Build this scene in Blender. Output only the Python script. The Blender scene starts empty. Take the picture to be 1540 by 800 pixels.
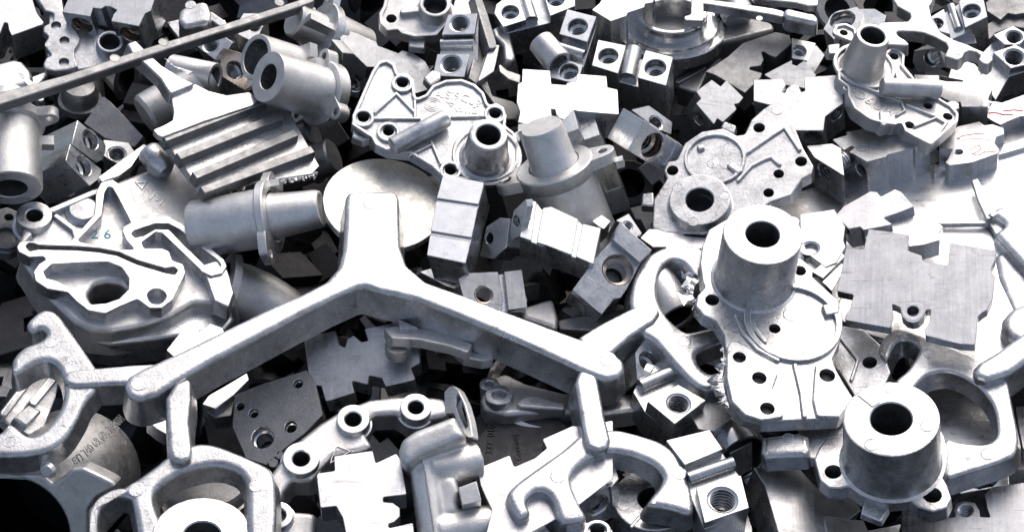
import bpy, math, random
from mathutils import Vector as V, Matrix, noise
from mathutils.geometry import tessellate_polygon
random.seed(7)
S = bpy.context.scene
COL = S.collection

# ------------------------------------------------------------------ camera
PITCH = math.radians(45)
FPX = 770 / math.tan(math.radians(17.5))      # focal length in photograph pixels
D0 = 1.22                                     # camera to the middle of the heap, metres
Q = math.radians(37)                          # heap surface against the view
CEN = V((0, 0, 0.35))
RGT = V((1, 0, 0)); UPV = V((0, math.sin(PITCH), math.cos(PITCH)))
BCK = V((0, -math.cos(PITCH), math.sin(PITCH)))
CAMP = CEN + BCK * D0
cd = bpy.data.cameras.new('camera'); cam = bpy.data.objects.new('camera', cd); COL.objects.link(cam)
M3 = Matrix((RGT, UPV, BCK)).transposed()
cam.matrix_world = Matrix.Translation(CAMP) @ M3.to_4x4()
cd.sensor_width = 36; cd.lens = 18 / math.tan(math.radians(17.5)); cd.clip_start = 0.02; cd.clip_end = 200
S.camera = cam

# ------------------------------------------------------------------ light
SUN_EL, SUN_AZ = math.radians(47), math.radians(24)    # azimuth from +Y (behind the heap) towards +X
w = bpy.data.worlds.new('World'); S.world = w; w.use_nodes = True
nt = w.node_tree; bg = nt.nodes['Background']
sky = nt.nodes.new('ShaderNodeTexSky'); sky.sky_type = 'NISHITA'; sky.sun_disc = False
sky.sun_elevation = SUN_EL; sky.sun_rotation = SUN_AZ
sky.air_density = 1.0; sky.dust_density = 5.0; sky.ozone_density = 1.0
hs = nt.nodes.new('ShaderNodeHueSaturation'); hs.inputs['Saturation'].default_value = 0.75      # thin white overcast
nt.links.new(sky.outputs[0], hs.inputs['Color']); nt.links.new(hs.outputs[0], bg.inputs[0]); bg.inputs[1].default_value = 0.15
sl = bpy.data.lights.new('sun', 'SUN'); sl.energy = 0.65; sl.angle = math.radians(60); sl.color = (1, 0.97, 0.92)
so = bpy.data.objects.new('sun', sl); COL.objects.link(so)
sd = V((math.sin(SUN_AZ) * math.cos(SUN_EL), math.cos(SUN_AZ) * math.cos(SUN_EL), math.sin(SUN_EL)))
so.rotation_euler = sd.to_track_quat('Z', 'Y').to_euler(); so.location = CEN + sd * 3
S.view_settings.view_transform = 'Standard'; S.view_settings.look = 'None'
S.view_settings.exposure = 0.25; S.view_settings.gamma = 1; S.view_settings.use_curve_mapping = False

# ------------------------------------------------------------------ materials
def metal(name, base, rough, bump=0.15, bscale=900, dirt=0.3, streak=None, metallic=0.94, spots=0.0, lines=0.0):
    m = bpy.data.materials.new(name); m.use_nodes = True
    N = m.node_tree.nodes; Lk = m.node_tree.links.new
    b = N['Principled BSDF']
    b.inputs['Metallic'].default_value = metallic
    tc = N.new('ShaderNodeTexCoord'); oi = N.new('ShaderNodeObjectInfo')
    off = N.new('ShaderNodeVectorMath'); off.operation = 'ADD'
    sc = N.new('ShaderNodeVectorMath'); sc.operation = 'SCALE'; sc.inputs['Scale'].default_value = 3.0
    cx = N.new('ShaderNodeCombineXYZ')
    for i in range(3): Lk(oi.outputs['Random'], cx.inputs[i])
    Lk(cx.outputs[0], sc.inputs[0]); Lk(tc.outputs['Object'], off.inputs[0]); Lk(sc.outputs[0], off.inputs[1])
    co = off.outputs[0]
    def nz(scale, detail=4, rgh=0.6, vec=co):
        n = N.new('ShaderNodeTexNoise'); n.inputs['Scale'].default_value = scale
        n.inputs['Detail'].default_value = detail; n.inputs['Roughness'].default_value = rgh
        Lk(vec, n.inputs['Vector']); return n.outputs['Fac']
    def mr(x, a, bb, c, d):
        n = N.new('ShaderNodeMapRange'); Lk(x, n.inputs['Value'])
        for k, v in zip(('From Min', 'From Max', 'To Min', 'To Max'), (a, bb, c, d)): n.inputs[k].default_value = v
        return n.outputs['Result']
    def mul(x, y):
        n = N.new('ShaderNodeMath'); n.operation = 'MULTIPLY'; Lk(x, n.inputs[0])
        if isinstance(y, float): n.inputs[1].default_value = y
        else: Lk(y, n.inputs[1])
        return n.outputs[0]
    blot = mr(nz(60, 7, 0.72), 0.38, 0.70, 1.06, 1.0 - dirt)
    fine = mr(nz(420, 3, 0.7), 0.35, 0.75, 1.04, 1.0 - dirt * 0.45)
    val = mul(mul(blot, fine), mr(oi.outputs['Random'], 0, 1, 0.93, 1.04))
    if spots:
        sp = mr(nz(130, 6, 0.75), 0.62, 0.70, 1.0, 1.0 - spots); val = mul(val, sp)
    if lines:
        wv = N.new('ShaderNodeTexNoise'); wv.inputs['Scale'].default_value = 38; wv.inputs['Detail'].default_value = 2.5; Lk(co, wv.inputs['Vector'])
        sb = N.new('ShaderNodeMath'); sb.operation = 'SUBTRACT'; Lk(wv.outputs['Fac'], sb.inputs[0]); sb.inputs[1].default_value = 0.5
        ab = N.new('ShaderNodeMath'); ab.operation = 'ABSOLUTE'; Lk(sb.outputs[0], ab.inputs[0])
        ln = mr(ab.outputs[0], 0.002, 0.009, 1.0, 0.0); mk = mr(nz(25, 2, 0.5), 0.5, 0.6, 0.0, lines)
        ln = mr(mul(ln, mk), 0.0, 1.0, 1.0, 0.35); val = mul(val, ln)
        mp2 = N.new('ShaderNodeMapping'); mp2.inputs['Scale'].default_value = (30, 420, 90); mp2.inputs['Rotation'].default_value = (0.3, 0.2, 0.9); Lk(co, mp2.inputs['Vector'])
        sc2 = nz(1.0, 2, 0.5, mp2.outputs[0]); val = mul(val, mr(sc2, 0.66, 0.72, 1.0, 0.72))
    if streak:
        mp = N.new('ShaderNodeMapping'); mp.inputs['Scale'].default_value = streak; Lk(co, mp.inputs['Vector'])
        st = nz(1.0, 3, 0.7, mp.outputs[0]); val = mul(val, mr(st, 0.3, 0.7, 0.88, 1.05))
    mx = N.new('ShaderNodeVectorMath'); mx.operation = 'SCALE'
    mx.inputs[0].default_value = base; Lk(val, mx.inputs['Scale']); Lk(mx.outputs[0], b.inputs['Base Color'])
    rr = mr(nz(160, 4, 0.65), 0.3, 0.7, max(0.05, rough - 0.09), rough + 0.12)
    if streak: rr2 = mr(st, 0.3, 0.7, 0.85, 1.15); rr = mul(rr, rr2)
    Lk(rr, b.inputs['Roughness'])
    bp = N.new('ShaderNodeBump'); bp.inputs['Strength'].default_value = bump; bp.inputs['Distance'].default_value = 0.0006
    hgt = nz(bscale, 3, 0.6)
    if streak:
        ad = N.new('ShaderNodeMath'); ad.operation = 'ADD'; Lk(hgt, ad.inputs[0]); Lk(st, ad.inputs[1]); hgt = ad.outputs[0]
    Lk(hgt, bp.inputs['Height']); Lk(bp.outputs[0], b.inputs['Normal'])
    return m
AL = (0.80, 0.81, 0.83)
MAT = {
 'cast':  metal('cast_aluminium', (0.66, 0.665, 0.68), 0.33, 0.30, 650, 0.42, spots=0.34, lines=0.6),
 'grey':  metal('grey_sand_cast_aluminium', (0.61, 0.61, 0.615), 0.42, 0.45, 1100, 0.22, spots=0.12),
 'sand':  metal('sandblasted_aluminium', (0.71, 0.705, 0.70), 0.40, 0.5, 1200, 0.22, metallic=0.88, spots=0.14),
 'dark':  metal('dark_alloy_and_hole_shade', (0.25, 0.255, 0.265), 0.45, 0.4, 800, 0.3),  # dark castings; as a hole lining it paints in the inner shade
 'saw':   metal('sawn_aluminium', (0.60, 0.60, 0.62), 0.36, 0.10, 1500, 0.22, lines=0.4, spots=0.12, streak=(650, 14, 14)),
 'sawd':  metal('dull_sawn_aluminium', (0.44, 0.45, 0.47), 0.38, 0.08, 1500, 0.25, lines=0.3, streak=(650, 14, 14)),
 'ext':   metal('extruded_aluminium', (0.55, 0.56, 0.575), 0.30, 0.06, 1200, 0.18, streak=(500, 500, 8)),
 'mach':  metal('milled_aluminium', (0.70, 0.71, 0.73), 0.30, 0.04, 1500, 0.10),
 'bore':  metal('turned_bore', (0.62, 0.62, 0.62), 0.18, 0.02, 1500, 0.15),
 'brass': metal('brownish_bore', (0.46, 0.40, 0.35), 0.2, 0.03, 1500, 0.3),
 'sheet': metal('sheet_aluminium', (0.80, 0.80, 0.81), 0.34, 0.03, 500, 0.06, streak=(8, 900, 900)),
 'disc':  metal('scratched_blank', (0.68, 0.67, 0.64), 0.44, 0.25, 500, 0.38, spots=0.3, lines=0.9),
 'black': metal('black_alloy_and_shade', (0.06, 0.06, 0.065), 0.5, 0.4, 800, 0.3),  # black casting; also painted shade for bore floors, openings and heap gaps
}
def paint(name, c):
    m = bpy.data.materials.new(name); m.use_nodes = True
    b = m.node_tree.nodes['Principled BSDF']; n = m.node_tree.nodes.new('ShaderNodeTexNoise'); n.inputs['Scale'].default_value = 900
    r = m.node_tree.nodes.new('ShaderNodeMapRange'); m.node_tree.links.new(n.outputs['Fac'], r.inputs[0])
    r.inputs[3].default_value = 0.35; r.inputs[4].default_value = 1.0
    s = m.node_tree.nodes.new('ShaderNodeVectorMath'); s.operation = 'SCALE'; s.inputs[0].default_value = c
    m.node_tree.links.new(r.outputs[0], s.inputs['Scale']); m.node_tree.links.new(s.outputs[0], b.inputs['Base Color'])
    b.inputs['Roughness'].default_value = 0.6; return m
MAT['red'] = paint('red_marker', (0.75, 0.12, 0.14)); MAT['blue'] = paint('blue_marker', (0.1, 0.5, 0.65))

# ------------------------------------------------------------------ 2D helpers
def area(p): return sum(p[i][0] * p[(i + 1) % len(p)][1] - p[(i + 1) % len(p)][0] * p[i][1] for i in range(len(p))) / 2
def ccw(p):
    q = []
    for a in p:
        if not q or (a[0] - q[-1][0]) ** 2 + (a[1] - q[-1][1]) ** 2 > 1e-10: q.append(tuple(a))
    if (q[0][0] - q[-1][0]) ** 2 + (q[0][1] - q[-1][1]) ** 2 <= 1e-10: q.pop()
    return q if area(q) > 0 else q[::-1]
def offs(p, d):
    """move a ccw loop inwards by d"""
    n = len(p); o = []
    for i in range(n):
        a, b, c = V(p[i - 1]), V(p[i]), V(p[(i + 1) % n])
        e1 = (b - a); e2 = (c - b)
        if e1.length < 1e-9 or e2.length < 1e-9: o.append(tuple(b)); continue
        e1.normalize(); e2.normalize()
        n1 = V((-e1.y, e1.x)); n2 = V((-e2.y, e2.x)); m = n1 + n2
        if m.length < 1e-3: m = n1
        m.normalize(); k = max(0.5, m.dot(n1)); o.append(tuple(b + m * (d / k)))
    return o
def rnd(p, r, n=3):
    """fillet the corners of a closed loop"""
    o = []; L = len(p)
    for i in range(L):
        a, b, c = V(p[i - 1]), V(p[i]), V(p[(i + 1) % L])
        d1 = a - b; d2 = c - b; l1, l2 = d1.length, d2.length
        if l1 < 1e-9 or l2 < 1e-9: continue
        d1 /= l1; d2 /= l2
        ca = max(-0.999, min(0.999, d1.dot(d2))); half = math.acos(ca) / 2
        t = min(r / math.tan(half), 0.46 * l1, 0.46 * l2)
        if half > math.radians(84): o.append(tuple(b)); continue
        p1, p2 = b + d1 * t, b + d2 * t
        for k in range(n + 1):
            s = k / n; o.append(tuple(p1 * (1 - s) ** 2 + b * 2 * s * (1 - s) + p2 * s * s))
    return o
def circ(c, r, n=24, ry=None, rot=0):
    ry = ry or r; cs, sn = math.cos(rot), math.sin(rot); o = []
    for k in range(n):
        a = 2 * math.pi * k / n; x, y = r * math.cos(a), ry * math.sin(a)
        o.append((c[0] + x * cs - y * sn, c[1] + x * sn + y * cs))
    return o
def chaikin(p, n=3):
    """round a closed outline by cutting corners"""
    for _ in range(n):
        o = []
        for i in range(len(p)):
            a, b = V(p[i]), V(p[(i + 1) % len(p)]); o += [tuple(a.lerp(b, .22)), tuple(a.lerp(b, .78))]
        p = o
    return p
def arc(c, r, a0, a1, n=8):
    return [(c[0] + r * math.cos(math.radians(a0 + (a1 - a0) * k / n)), c[1] + r * math.sin(math.radians(a0 + (a1 - a0) * k / n))) for k in range(n + 1)]
def stroke(p, wd, n=5):
    """closed outline of a polyline with round ends"""
    p = [V(a) for a in p]; h = wd / 2; Lf, Rt = [], []
    for i, b in enumerate(p):
        e1 = (b - p[i - 1]).normalized() if i else None
        e2 = (p[i + 1] - b).normalized() if i < len(p) - 1 else None
        e1 = e1 or e2; e2 = e2 or e1
        n1 = V((-e1.y, e1.x)); n2 = V((-e2.y, e2.x)); m = n1 + n2
        m = n1 if m.length < 1e-3 else m.normalized(); k = max(0.5, m.dot(n1))
        Lf.append(b + m * (h / k)); Rt.append(b - m * (h / k))
    def cap(c, d):
        a0 = math.atan2(d.y, d.x)
        return [c + V((math.cos(a0 - math.pi * k / n), math.sin(a0 - math.pi * k / n))) * h for k in range(1, n)]
    e = (p[-1] - p[-2]).normalized(); f = (p[0] - p[1]).normalized()
    o = Lf + cap(p[-1], V((-e.y, e.x))) + Rt[::-1] + cap(p[0], V((-f.y, f.x)))
    return ccw([tuple(a) for a in o])

# ------------------------------------------------------------------ mesh builder
class MB:
    def __init__(s, *mats): s.v = []; s.f = []; s.m = []; s.mats = list(mats) or ['cast']
    def mi(s, name):
        if name not in s.mats: s.mats.append(name)
        return s.mats.index(name)
    def add(s, vs, fs, mat):
        o = len(s.v); s.v += [tuple(a) for a in vs]; k = s.mi(mat)
        for f in fs: s.f.append(tuple(o + i for i in f)); s.m.append(k)
    def ringwalls(s, loops, mat, flip=False, closed=True):
        n = len(loops[0]); vs = [a for l in loops for a in l]; fs = []
        for j in range(len(loops) - 1):
            for i in range(n if closed else n - 1):
                a, b = j * n + i, j * n + (i + 1) % n
                q = (a, b, b + n, a + n); fs.append(q[::-1] if flip else q)
        s.add(vs, fs, mat)
    def cap(s, loops, z, mat, flip=False, xf=None):
        """flat face with holes; loops are 2D"""
        tris = tessellate_polygon([[V((a[0], a[1], 0)) for a in l] for l in loops])
        pts = [(a[0], a[1], z) for l in loops for a in l]
        fs = []
        for t in tris:
            a, b, c = (V(pts[i][:2]) for i in t)
            cr = (b - a).x * (c - a).y - (b - a).y * (c - a).x
            if abs(cr) < 1e-14: continue
            t = tuple(t) if (cr > 0) != flip else tuple(t)[::-1]
            fs.append(t)
        if xf: pts = [xf(p) for p in pts]
        s.add(pts, fs, mat)
    def lathe(s, o, ax, prof, seg=28, mat='cast', a0=0, a1=360):
        o = V(o); ax = V(ax).normalized(); x = ax.orthogonal().normalized(); y = ax.cross(x)
        full = a1 - a0 >= 360; n = seg if full else seg + 1; loops = []
        for r, z in prof:
            loops.append([o + ax * z + (x * math.cos(t) + y * math.sin(t)) * max(r, 1e-5)
                          for t in (math.radians(a0 + (a1 - a0) * k / seg) for k in range(n))])
        s.ringwalls(loops, mat, closed=full)
    def prism(s, outer, holes=(), z0=0, z1=0.01, bev=0.0006, seg=1, draft=0, cm='cast', sm=None, bores=(), sides=(), hm=None, bottom=True):
        """upright solid; bores: (x, y, r) openings left in the top; sides: (edge point, z, r) openings left in the walls.
        returns list of wall openings (centre, inward axis, r)"""
        sm = sm or cm; P = ccw(outer); Hs = [ccw(h) for h in holes]; out = []
        def steps(loop, sgn):
            st = [(0, z1 - bev * 1.6), (0, z1 - bev)] if seg > 1 else [(0, z1 - bev)]
            for k in range(1, seg + 1):
                a = math.pi / 2 * k / seg
                st.append((bev * (1 - math.cos(a)), z1 - bev + bev * math.sin(a)))
            if seg > 1: st.append((bev * 1.15, z1))
            return [[(x, y, z) for x, y in offs(loop, d * sgn)] for d, z in st]
        up = steps(P, 1); bot = [(x, y, z0) for x, y in offs(P, -draft)]
        n = len(P); wallholes = {}
        for (px, py), z, r in sides:
            best = None
            for i in range(n):
                a, b = V(P[i]), V(P[(i + 1) % n]); e = b - a
                if e.length < 1e-6: continue
                t = (V((px, py)) - a).dot(e) / e.length_squared
                d = (a + e * max(0, min(1, t)) - V((px, py))).length
                if best is None or d < best[0]: best = (d, i, t)
            _, i, t = best; e = (V(P[(i + 1) % n]) - V(P[i])).length
            r = min(r, (z1 - bev - z0) * 0.47, e * 0.47)
            t = min(max(t * e, r * 1.04), e - r * 1.04); z = min(max(z, z0 + r * 1.04), z1 - bev - r * 1.04)
            wallholes.setdefault(i, []).append((t, z, r))
        if draft: wallholes = {}
        for i in range(n):
            j = (i + 1) % n; a, b = V(P[i]), V(P[j]); e = (b - a)
            if i in wallholes:
                L = e.length; e /= L
                lp = [[(0, z0), (L, z0), (L, up[0][0][2]), (0, up[0][0][2])]] + [circ((t, z), r, 28) for t, z, r in wallholes[i]]
                s.cap(lp, 0, sm, xf=lambda q, a=a, e=e: (a.x + e.x * q[0], a.y + e.y * q[0], q[1]))
                for t, z, r in wallholes[i]: out.append((V((a.x + e.x * t, a.y + e.y * t, z)), V((-e.y, e.x, 0)), r))
            else:
                s.add([bot[i], bot[j], up[0][j], up[0][i]], [(0, 1, 2, 3)], sm)
        if len(up) > 1: s.ringwalls(up, cm if seg == 1 else sm)
        caps = [[q[:2] for q in up[-1]]]; bots = [[q[:2] for q in bot]]
        for h in Hs:
            hu = steps(h, -1); hb = [(x, y, z0) for x, y in h]
            s.ringwalls([hb] + hu, hm or sm, flip=True)
            caps.append([q[:2] for q in hu[-1]]); bots.append(h)
        for x, y, r in bores: caps.append(circ((x, y), r, 28))
        s.cap(caps, z1, cm)
        if bottom: s.cap(bots, z0, sm, flip=True)
        return out
    def box(s, c, x, y, z, mat='cast'):
        c, x, y, z = V(c), V(x), V(y), V(z)
        s.add([c + x * i + y * j + z * k for k in (-1, 1) for j in (-1, 1) for i in (-1, 1)],
              [(0, 2, 3, 1), (4, 5, 7, 6), (0, 1, 5, 4), (2, 6, 7, 3), (0, 4, 6, 2), (1, 3, 7, 5)], mat)
    def tube(s, path, rad, seg=14, mat='cast', squash=1):
        path = [V(p) for p in path]; rad = rad if isinstance(rad, (list, tuple)) else [rad] * len(path); loops = []
        x = None
        for i, p in enumerate(path):
            t = (path[min(i + 1, len(path) - 1)] - path[max(i - 1, 0)]).normalized()
            x = (t.orthogonal() if x is None else x - t * x.dot(t)).normalized(); y = t.cross(x)
            loops.append([p + (x * math.cos(a) + y * math.sin(a) * squash) * rad[i] for a in (2 * math.pi * k / seg for k in range(seg))])
        s.ringwalls(loops, mat)
        for l, p, fl in ((loops[0], path[0], True), (loops[-1], path[-1], False)):
            s.add(l + [p], [((k + 1) % seg, k, seg) if fl else (k, (k + 1) % seg, seg) for k in range(seg)], mat)
    def build(s, name, parent=None, sharp=35):
        me = bpy.data.meshes.new(name); me.from_pydata(s.v, [], s.f)
        for k in s.mats: me.materials.append(MAT[k])
        me.polygons.foreach_set('material_index', s.m)
        me.polygons.foreach_set('use_smooth', [True] * len(s.f))
        import bmesh
        b = bmesh.new(); b.from_mesh(me); bmesh.ops.remove_doubles(b, verts=b.verts, dist=2e-6); b.to_mesh(me); b.free()
        me.set_sharp_from_angle(angle=math.radians(sharp)); me.update()
        o = bpy.data.objects.new(name, me); COL.objects.link(o); o.parent = parent
        return o

# ------------------------------------------------------------------ placing
def ray(u, v): return RGT * ((u - 770) / FPX) + UPV * ((400 - v) / FPX) - BCK
def heap_depth(u, v):
    y = (400 - v) / FPX; return D0 * math.cos(Q) / (math.cos(Q) - y * math.sin(Q))
class Pl:
    """a frame resting in the heap: origin seen at (u, v), lift mm above the heap surface, normal tilted t degrees off the line of sight,
    its far side leaning towards (dx, dy)"""
    def __init__(s, u, v, lift, N=(0, 1, 37)):
        d = ray(u, v); s.dep = heap_depth(u, v) - lift / 1000; s.o = CAMP + d * s.dep
        w = -d.normalized(); rx = (RGT - w * w.dot(RGT)).normalized(); ry = w.cross(rx)
        l = math.hypot(N[0], N[1]) or 1; t = math.radians(N[2])
        s.n = w * math.cos(t) + (rx * (-N[0] / l) + ry * (N[1] / l)) * math.sin(t)
        x = rx - s.n * s.n.dot(rx)
        if x.length < 0.25: x = ry - s.n * s.n.dot(ry)
        s.x = x.normalized(); s.y = s.n.cross(s.x)
        s.px = s.dep / FPX                       # metres per photograph pixel at the origin
        s.M = Matrix.Translation(s.o) @ Matrix((s.x, s.y, s.n)).transposed().to_4x4()
    def l(s, u, v, z=0):
        d = ray(u, v); o = s.o + s.n * z; t = (o - CAMP).dot(s.n) / d.dot(s.n); p = CAMP + d * t - o
        return (p.dot(s.x), p.dot(s.y))
    def L(s, pts, z=0): return [s.l(u, v, z) for u, v in pts]
    def wall(s, u, v, P, z0, z1):
        """where the sight line through (u, v) meets the upright walls of outline P"""
        Mi = s.M.inverted(); c = Mi @ CAMP; d = Mi.to_3x3() @ ray(u, v); best = None; n = len(P)
        for i in range(n):
            a, b = V(P[i]), V(P[(i + 1) % n]); e = b - a; nn = V((e.y, -e.x))
            if e.length < 1e-6 or nn.dot(V((d.x, d.y))) >= 0: continue
            t = (a - V((c.x, c.y))).dot(nn) / V((d.x, d.y)).dot(nn); h = c + d * t
            k = (V((h.x, h.y)) - a).dot(e) / e.length_squared
            miss = max(0, -k, k - 1) * e.length + max(0, z0 - h.z, h.z - z1)
            if best is None or (miss, t) < best[0]: best = ((miss, t), (h.x, h.y), h.z)
        return best[1], best[2]
def T(c, r, txt, s=0.33755):
    ox, oy = ((0, 380, 760, 1140)[c], (0, 260, 530)[r]); return G(ox, oy, s, txt)
def G(ox, oy, s, txt):
    o = []
    for a in txt.split():
        x, y = a.split(','); o.append((ox + float(x) * s, oy + float(y) * s))
    return o
def thing(name, label, cat, pl, group=None):
    o = bpy.data.objects.new(name, None); COL.objects.link(o); o.matrix_world = pl.M; o.empty_display_size = 0.01
    o['label'] = label; o['category'] = cat
    if group: o['group'] = group
    return o
def bore_prof(r, depth, thread=True, step=0.0):
    """a bore: chamfer, (counterbore), thread, floor; z runs inwards"""
    c = 0.07 * r; p = [(r, 0), (r - c, c)]; rr = r - c; z = c
    if step:
        z2 = depth * step; p += [(rr, z2 * 0.55), (rr * 0.97, z2 * 0.6), (rr * 0.97, z2), (rr * 0.8, z2 + 0.0008)]; rr *= 0.8; z = z2 + 0.0008
    if thread:
        k = max(0.0022, r * 0.32)
        while z < depth - k: p += [(rr * 0.86, z + k * 0.12), (rr * 0.86, z + k * 0.5), (rr * 1.02, z + k * 0.66), (rr * 1.02, z + k * 0.95)]; z += k
        p.append((rr * 0.9, depth))
    else: p.append((rr, depth))
    return p
def add_bore(root, o, ax, r, depth, thread=True, step=0.0, mat='bore', name='threaded_bore'):
    pr = bore_prof(r, depth, thread, step); rr = pr[-1][0]; z = pr[-1][1]
    m = MB(mat); m.lathe(o, ax, pr, 28, mat); m.lathe(o, ax, [(rr, z), (rr * .98, z + rr * 1.4), (0, z + rr * 1.6)], 28, 'black'); return m.build(name if thread else 'smooth_bore', root)  # black floor: the depth shade of the bore is put into its colour
def mark(root, pl, u, v, rpx=8, z=0.0, mat='cast', name='ejector_mark'):
    """slightly raised round pin mark"""
    x, y = pl.l(u, v, z); r = rpx * pl.px; m = MB(mat)
    m.lathe((x, y, z - 0.0002), (0, 0, 1), [(r, 0), (r, 0.0003), (r * 0.96, 0.00042), (r * 0.88, 0.00042), (r * 0.84, 0.00022), (0, 0.00026)], 20, mat)
    return m.build(name, root)
def block(label, cat, uv, lift, N, outline, depth, caps=(), sides=(), cm='saw', sm='ext', bm='bore', name='sawn_block', fil=0.0008, bev=0.0004, step=0.0, thread=True, group=None, holes=()):
    """a length sawn off a notched extrusion: outline in photograph pixels, depth in mm, bores as (u, v, radius px)"""
    pl = Pl(uv[0], uv[1], lift, N); P = ccw(rnd(pl.L(outline), fil, 2)); D = depth / 1000
    root = thing(name, label, cat, pl, group); m = MB(cm, sm)
    cb = [pl.l(u, v) + (r * pl.px,) for u, v, r in caps]
    sb = []
    for u, v, r in sides:
        p, z = pl.wall(u, v, P, -D, 0); sb.append((p, z, r * pl.px))
    out = m.prism(P, [ccw(pl.L(h)) for h in holes], -D, 0, bev, 1, cm=cm, sm=sm, bores=cb, sides=sb)
    m.build('body', root)
    for x, y, r in cb: add_bore(root, (x, y, 0), (0, 0, -1), r, min(D * 0.85, r * 3), thread, step, bm)
    for o, ax, r in out: add_bore(root, o, ax, r, r * 2.8, thread, step, bm)
    root['_'] = 0; del root['_']
    return root, pl
def ringbox(pl, u, v, rpx): x, y = pl.l(u, v); return (x, y, rpx * pl.px)
def text(root, pl, s, u, v, size, ang=0, z=0.0, mat='cast', arcr=None, name='raised_lettering', h=0.0004):
    """raised letters on a face; ang in degrees in the plane; arcr bends the line upwards round a circle"""
    c = bpy.data.curves.new('t', 'FONT'); c.body = s; c.size = size; c.align_x = 'CENTER'; c.align_y = 'CENTER'; c.extrude = h; c.resolution_u = 2
    o = bpy.data.objects.new('t', c); COL.objects.link(o)
    dg = bpy.context.evaluated_depsgraph_get(); dg.update()
    me = bpy.data.meshes.new_from_object(o.evaluated_get(dg)); bpy.data.objects.remove(o); bpy.data.curves.remove(c)
    x0, y0 = pl.l(u, v, z); a = math.radians(ang); ca, sa = math.cos(a), math.sin(a)
    for q in me.vertices:
        x, y, zz = q.co
        if arcr:
            t = x / arcr; rr = arcr + y; x, y = rr * math.sin(t), rr * math.cos(t) - arcr
        q.co = (x0 + x * ca - y * sa, y0 + x * sa + y * ca, z + zz)
    me.materials.clear(); me.materials.append(MAT[mat]); me.name = name
    r = bpy.data.objects.new(name, me); COL.objects.link(r); r.parent = root; return r
def solid(root, pl, name, outline, z1, thick, mat='cast', bev=0.002, seg=3, draft=0.0, holes=(), fil=0.002, nf=3, smooth=False, bores=()):
    """one casting wall: outline seen on its top face at height z1 (mm)"""
    z = z1 / 1000; m = MB(mat)
    P = pl.L(outline, z); P = chaikin(P, 3) if smooth else rnd(P, fil, nf)
    m.prism(P, [rnd(pl.L(h, z), fil, nf) for h in holes], z - thick / 1000, z, bev, seg, draft, cm=mat, bores=[pl.l(u, v, z) + (r * pl.px,) for u, v, r in bores])
    return m.build(name, root)
# ================================================================== the big branching runner in front
pl = Pl(545, 430, 62, (0, 1, 37))
R = thing('casting_runner', 'big three-armed cast runner with rounded beams and forked gates lying over the heap', 'casting runner', pl)
solid(R, pl, 'beam', [(519,296),(523,289),(530,287),(590,286),(597,290),(600,298),(602,370),(612,398),(640,422),(700,443),(760,466),(871,507),(922,528),
    (938,541),(941,556),(930,568),(910,571),(880,560),(850,546),(760,505),(700,480),(625,450),(566,437),(550,431),(536,433),(500,449),(440,479),(380,511),(320,542),(262,576),
    (236,594),(210,602),(192,596),(186,580),(192,565),(215,552),(260,532),(330,498),(400,464),(455,440),(490,422),(508,402),(515,376),(517,340)], 0, 27, 'cast', 0.004, 4, 0.004, fil=0.007, nf=5)
for u, v, r in ((557,307,11),(210,576,13),(914,540,13)): mark(R, pl, u, v, r, 0.0, 'cast')
# left outward arm and its fork
solid(R, pl, 'arm', [(243,545),(236,578),(186,577),(112,581),(97,577),(95,566),(102,556),(140,552),(200,547)], -3, 22, 'cast', 0.003, 4, 0.002, fil=0.005)
g = solid(R, pl, 'gate_fork', [(61,463),(84,466),(104,494),(131,532),(150,560),(146,586),(128,604),(118,628),(98,660),(70,680),(30,686),(-30,686),(-30,652),(-2,652),(12,634),(20,637),(44,657),
    (67,646),(90,616),(97,588),(92,560),(81,546),(67,541),(44,549),(25,563),(17,563),(16,543),(24,530),(36,519),(61,511),(70,501),(61,493),(51,498),(42,498),(37,485)], -6, 17, 'cast', 0.004, 4, 0.0025, fil=0.008, nf=6, smooth=True)
for u, v, r in ((76,515,9),(15,664,9)): mark(R, pl, u, v, r, -0.006, 'cast')
# left downward arm and its fork
solid(R, pl, 'arm', [(248,598),(262,575),(287,565),(288,600),(284,632),(289,676),(286,690),(272,696),(257,691),(252,678),(250,640)], -1.5, 24, 'cast', 0.0034, 4, 0.002, fil=0.005)
solid(R, pl, 'gate_fork', [(133,759),(160,744),(202,721),(235,697),(250,684),(290,664),(321,665),(365,682),(391,694),(407,702),(415,720),(416,785),(408,850),(372,850),(370,760),(371,728),(358,707),(324,697),
    (277,707),(243,727),(230,742),(233,762),(243,785),(250,850),(212,850),(206,800),(199,766),(196,747),(175,744),(146,764),(150,850),(140,850),(130,772)], -8, 18, 'cast', 0.0045, 4, 0.0025, fil=0.010, nf=6, smooth=True)
for u, v, r in ((205,736,11),(385,730,10)): mark(R, pl, u, v, r, -0.008, 'cast')
# right outward arm and its fork
solid(R, pl, 'arm', [(868,507),(900,488),(962,456),(985,456),(994,470),(984,484),(950,505),(922,530),(890,545)], -3, 22, 'cast', 0.003, 4, 0.002, fil=0.005)
solid(R, pl, 'gate_fork', [(945,458),(951,422),(962,392),(989,373),(1016,366),(1062,369),(1062,424),(1045,420),(1030,396),(1010,390),(994,404),(988,429),(990,452),(1002,474),(1030,499),(1047,496),(1090,486),
    (1100,510),(1062,522),(1046,532),(1053,550),(1067,561),(1083,556),(1096,562),(1084,583),(1060,588),(1040,576),(1003,536),(985,512),(962,500)], -6, 17, 'cast', 0.004, 4, 0.0025, fil=0.010, nf=6, smooth=True)
for u, v, r in ((1011,375,10),(1029,513,10)): mark(R, pl, u, v, r, -0.006, 'cast')
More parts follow.
